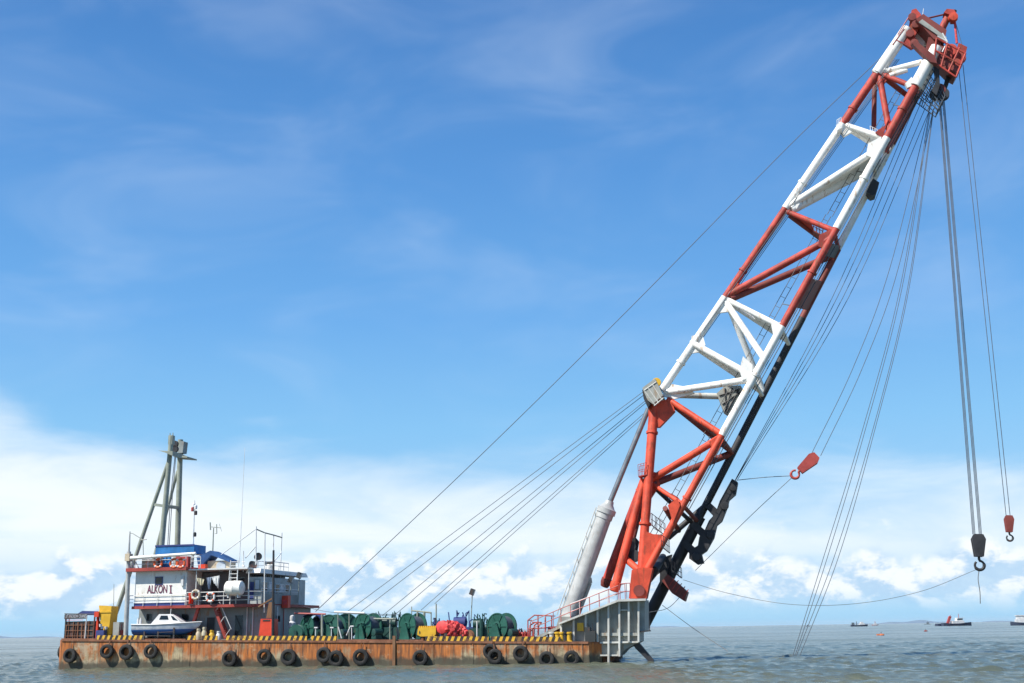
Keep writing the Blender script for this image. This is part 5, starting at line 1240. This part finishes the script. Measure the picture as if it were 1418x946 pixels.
# ------------------------------------------------------------------ wire ropes
def smooth(pts, n=10):
    if len(pts) == 2: return [pts[0].lerp(pts[1], i / 4) for i in range(5)]
    out = []; e = [pts[0] * 2 - pts[1]] + pts + [pts[-1] * 2 - pts[-2]]
    for i in range(1, len(e) - 2):
        p0, p1, p2, p3 = e[i-1], e[i], e[i+1], e[i+2]
        for k in range(n):
            t = k / n; out.append(.5 * ((2*p1) + (p2-p0)*t + (2*p0-5*p1+4*p2-p3)*t*t + (3*p1-p0-3*p2+p3)*t*t*t))
    return out + [pts[-1]]
def rope(pts, label, group=None, r=.05, mat='rope', name='wire_rope', cat='rope'):
    ps = [P(*p) for p in pts]; q = MB(); q.tube(smooth(ps), r, 6); return solo(name, q, M[mat], label, cat, ps[0], group)
rope([(437, 847, 9), (660, 636, 8), (875, 424, 8), (1090, 205, 7.6), (1228, 72, 7.6)], 'long single stay wire from the winch deck to the boom head', r=.038)
for (x0, y0, v0, x1, y1) in ((477, 850, 3.4, 890, 543), (496, 850, 3.4, 893, 546), (529, 853, 4, 896, 553), (545, 853, 4, 899, 554), (583, 845, 4, 898, 567), (602, 836, 4, 898, 571)):
    rope([(x0, y0, v0), (x1, y1, VB + (x0 - 530) * .01)], 'luffing wire from the winches to the clevis block at the boom back', 'luffing wires from the winch deck to the boom back', r=.033)
for k, (dx, v) in enumerate(((0, 6.9), (2.2, 7.2), (4.4, 7.5), (7, 7.7))):
    rope([(910 + dx, 548, v), (xB(80) + 9 + dx, 82, v)], 'wire running up inside the boom close to its back chord', 'wires running up inside the boom', r=.035)
for k, (x0, y0, x1, y1) in enumerate(((1272, 134, 1012, 676), (1277, 138, 1015, 671), (1284, 143, 1017, 668), (1290, 146, 1019, 668))):
    rope([(x0, y0, 8.5), ((x0 + x1) / 2 + 11 + 3 * k, (y0 + y1) / 2 + 6, 9), (x1, y1, VG - .5)], 'slack wire hanging along the underside of the boom', 'wires hanging below the boom', r=.033)
for dx in (0, 13):
    rope([(1287 + dx * .4, 152, 7.6), (1232 + dx * .9, 372, 7.6), (1181 + dx, 510, 7.6), (1124 + dx * .95, 628 + dx * .25, 7.6)], 'wire from the boom head to the tilted red hook block', 'wires of the tilted red hook block', r=.036)
for k, (dx, dxb) in enumerate(((0, 0), (4, 2.5), (15, 4), (18, 8))):
    rope([(1287 + dx * .3, 155, 7.4), (1246 + dx * .7, 400, 7.0), (1193 + dx * .95, 600, 6.5), (1141 + dx * .7 + dxb, 770, 6), (1098 + dxb * 1.2, 908, 5.5)], 'wire running from the boom head down into the sea', 'wires going into the sea', r=.033)
for k in range(3):
    rope([(1299.5 + k * 1.2, 132, 7.0 + .5 * k), (1347 + k * 1.6, 740, 7.2 + .25 * k)], 'wire in the left bundle above the black main hook', 'wires of the black main hook block', r=.038)
for k in range(3):
    rope([(1304.5 + k * 1.3, 133, 7.0 + .5 * k), (1356 + k * 1.6, 740, 7.2 + .25 * k)], 'wire in the right bundle above the black main hook', 'wires of the black main hook block', r=.038)
for x0, x1 in ((1328.5, 1393.5), (1335, 1399)):
    rope([(x0 - 1.5, 90, 7.4), (x1, 717, 7.4)], 'one of two wires above the small red hook at far right', 'wires of the small red hook', r=.036)
rope([(1021, 665, VG - .5), (1060, 661, 9), (1095, 659, 7.6)], 'dark tether pulling the tilted red hook to the black jib', r=.038)
rope([(1096, 662, 7.6), (1040, 714, 9), (963, 790, VG - 1)], 'pale thin line from the red hook down to the boom foot', r=.03, mat='hemp')
rope([(946, 803, VG - 3), (1010, 822, 9), (1095, 837, 7.6), (1185, 836, 7.6), (1275, 819, 7.6), (1354, 788, 7.6)], 'slack line hanging in a long curve from boom foot to main hook', r=.024, mat='hemp')
rope([(1356, 788, 7.6), (1354.5, 802, 7.6), (1357, 820, 7.6), (1357.5, 836, 7.6)], 'short rope tail dangling from the main hook', r=.04, mat='hemp')
rope([(917, 838, VG - 3), (960, 870, 8), (1008, 902, 5)], 'thin line from the boom foot slanting into the sea', r=.03, mat='hemp')
rope([(899, 848, VG - 2), (925, 842, VG - 2), (946, 822, VG - 3)], 'thin wire between the support and the red roller bracket', r=.03)
rope([(413, 838, 8.5), (460, 848, 6), (545, 853, 4)], 'thin line sagging from the bridge over the winches', r=.025)
rope([(505, 850, 2), (570, 852, 3.6)], 'thin line from the white pole bar to the pipe frame', r=.025)

# ------------------------------------------------------------------ hook blocks
def hook_block(px0, py0, px1, py1, hx, hy, v, w, mat, hookmat, label, hr, th=.9):
    """block from top to bottom pixel, hook centre"""
    a, b = P(px0, py0, v), P(px1, py1, v); t = thing('hook_block', label, 'hook', a)
    d = (b - a); L = d.length; d.normalize(); n = Vector((d.z, 0, -d.x)) * w
    for s in (-1, 1):
        q = MB(); o_ = [a - n * .62, a + n * .62, a + d * L * .22 + n, a + d * L + n * .62, a + d * L - n * .62, a + d * L * .22 - n]
        y0 = v + s * th / 2; q.prism([(p.x, p.z) for p in o_], y0 - .08, y0 + .08); part('cheek_plate', q, mat, t)
    for k in range(3):
        q = MB(); q.lathe(a + d * L * .30 + Vector((0, (k - 1) * th * .3, 0)), (0, 1, 0), [(.1, -.1), (w * .92, -.1), (w * .78, 0), (w * .92, .1), (.1, .1)], 20); part('sheave', q, mat, t)
    q = MB(); q.beam(a + d * L * .6, a + d * L * .96, w * 1.1, th * .8); part('body', q, mat, t)
    c = P(hx, hy, v); q = MB(); pts = []
    up_ = (b - c).normalized(); sd_ = Vector((up_.z, 0, -up_.x))
    for i in range(19):
        an = R(80) - R(310) * i / 18; pts.append(c + (sd_ * math.cos(an) + up_ * math.sin(an)) * hr)
    q.tube([a + d * L * .9, b.lerp(c + up_ * hr, .6), pts[0]] + pts[1:], [hr * .30] * 3 + [hr * (.36 if 3 < i < 14 else .26) for i in range(1, 19)], 10); part('hook', q, hookmat, t)
hook_block(1354.5, 740, 1355.5, 771, 1356.5, 783, 7.6, .62, M['black'], M['black'], 'black main hook block hanging on many wires at the right', .42)
hook_block(1397, 714, 1397.5, 737, 1398.3, 745, 7.4, .42, M['dkred'], M['darkbox'], 'small dark red hook block hanging furthest right', .28, .6)
hook_block(1131, 631, 1107.5, 652, 1101, 657, 7.6, .60, M['hookred'], M['hookred'], 'red hook block pulled aslant towards the boom', .40)

# ------------------------------------------------------------------ far ships and buoys
def ship(px, py, D, L, label, kind, facing=1, hullm='shipdark', group='ships far out at sea'):
    p = at_depth(px, py, D); t = thing(kind, label, 'ship', (0, 0, 0), group, rot=R(6) * facing, wloc=(p.x, p.y, 0))
    q = MB(); f = facing; ns = 12; vs = []; fs = []; Bm = L * .13
    for i in range(ns):
        s = i / (ns - 1); hw = Bm * (1 - max(0, (s - .6) / .4) ** 2) * min(1, .75 + s * 2) + .05; sh = L * .075 + L * .055 * max(0, s - .5) ** 1.5 * 2.2 + (.02 * L if s < .1 else 0); x = f * (s - .5) * L
        vs += [(x, -hw * .75, -1), (x, -hw, sh), (x, hw, sh), (x, hw * .75, -1)]
    for i in range(ns - 1):
        for j in range(4): fs.append((i*4+j, i*4+(j+1)%4, (i+1)*4+(j+1)%4, (i+1)*4+j))
    fs += [(0,1,2,3), tuple((ns-1)*4 + j for j in (3,2,1,0))]; q.add(vs, fs); part('hull', q, M[hullm], t)
    return t, L, f
def upper(t, L, f, x0, x1, z0, z1, hw, mat, name):
    q = MB(); q.box((f * x0 * L, -hw * L, z0 * L), (f * x1 * L, hw * L, z1 * L)); return part(name, q, M[mat], t)
t, L, f = ship(1325, 863, 1180, 29, 'tug with red funnel and white wheelhouse towing a dark barge on the horizon', 'tugboat')
upper(t, L, f, -.18, .22, .07, .16, .09, 'hullwhite', 'deckhouse'); w_ = upper(t, L, f, -.02, .18, .16, .24, .08, 'hullwhite', 'wheelhouse'); q = MB(); q.box((L * -.01, -.083 * L, .19 * L), (L * .17, -.081 * L, .215 * L)); part('window', q, M['glass'], w_)
upper(t, L, f, .0, .22, .24, .255, .1, 'hullwhite', 'roof'); q = MB(); q.prism([(-.36 * L, .07 * L), (-.28 * L, .07 * L), (-.17 * L, .30 * L), (-.25 * L, .31 * L)], -1, 1); q.tube([(-.30 * L, 0, .1 * L), (-.20 * L, 0, .34 * L)], .4, 8); part('crane_post', q, M['shipred'], t)
q = MB(); q.tube([(.08 * L, 0, .25 * L), (.08 * L, 0, .38 * L)], .25, 6); part('mast', q, M['shipred'], t)
p = at_depth(1308, 863, 1190); q = MB(); q.box((-8, -4, -1), (8, 4, 2.0)); q.box((-7.5, -3.6, 2.0), (7.2, 3.6, 2.3)); solo('dumb_barge', q, M['shipdark'], 'low dark barge alongside the stern of the red funnelled tug', 'barge', (0, 0, 0), rot=R(4), wloc=(p.x, p.y, 0))
t, L, f = ship(1422, 862, 1000, 26, 'blue hulled white ship cut by the right edge of the picture', 'workboat', -1)
upper(t, L, f, -.02, .34, .09, .19, .08, 'hullwhite', 'deckhouse'); upper(t, L, f, .06, .30, .19, .29, .075, 'hullwhite', 'wheelhouse'); upper(t, L, f, .05, .32, .29, .31, .09, 'hullwhite', 'roof')
t, L, f = ship(1190, 866, 1650, 23, 'dark blue ship with a white house left of a pinkish one far out', 'coaster')
upper(t, L, f, .0, .3, .09, .17, .09, 'hullwhite', 'deckhouse'); upper(t, L, f, .08, .22, .17, .25, .08, 'hullwhite', 'wheelhouse'); upper(t, L, f, -.45, -.30, .08, .22, .03, 'shipgrey', 'gantry'); upper(t, L, f, -.18, -.15, .08, .28, .02, 'shipgrey', 'mast')
t, L, f = ship(1212, 865, 2400, 13, 'small reddish vessel just right of the dark blue ship', 'small_vessel', 1, 'shipred')
upper(t, L, f, -.2, .2, .1, .3, .1, 'hullwhite', 'deckhouse'); upper(t, L, f, -.03, .03, .3, .6, .02, 'shipred', 'mast')
t, L, f = ship(1284, 864, 2500, 12, 'tiny grey vessel left of the tug and its barge', 'small_vessel', -1, 'shipgrey')
upper(t, L, f, -.3, .1, .1, .35, .1, 'shipgrey', 'deckhouse'); upper(t, L, f, -.12, -.08, .35, .6, .02, 'shipgrey', 'mast')
t, L, f = ship(1119, 868, 2500, 9, 'tiny dark vessel alone on the horizon nearest the crane', 'small_vessel', 1, 'shipdark')
upper(t, L, f, -.2, .1, .1, .35, .1, 'shipdark', 'deckhouse')
def buoy(px, py, label, mat, parts_, s=1.0):
    p = on_water(px, py); t = thing('mooring_buoy', label, 'buoy', (0, 0, 0), 'buoys', rot=.1, wloc=(p.x, p.y, 0))
    q = MB()
    q.lathe((0, 0, -.4 * s), (0, 0, 1), [(.4 * s, 0), (.85 * s, .2 * s), (.9 * s, .6 * s), (.6 * s, .9 * s), (.2 * s, 1.0 * s)], 16); part('float', q, mat, t)
    if parts_: q = MB(); q.lathe((-1.7 * s, .1, .05), (1, 0, 0), [(.25 * s, 0), (.48 * s, .15 * s), (.48 * s, 2.6 * s), (.25 * s, 2.8 * s)], 14); part('cylinder_float', q, mat, t)
    q = MB(); q.tube([(0, 0, .5 * s), (0, 0, 1.0 * s)], .07 * s, 6); q.torus((0, 0, 1.05 * s), (0, 1, 0), .14 * s, .04 * s, 12, 6); part('ring', q, M['darkbox'], t)
buoy(1220.5, 880, 'orange elongated buoy floating in the middle distance', M['buoy'], True, .78)
buoy(1282, 874.5, 'small dark red buoy floating below the tiny grey vessel', M['dkred'], False, .8)
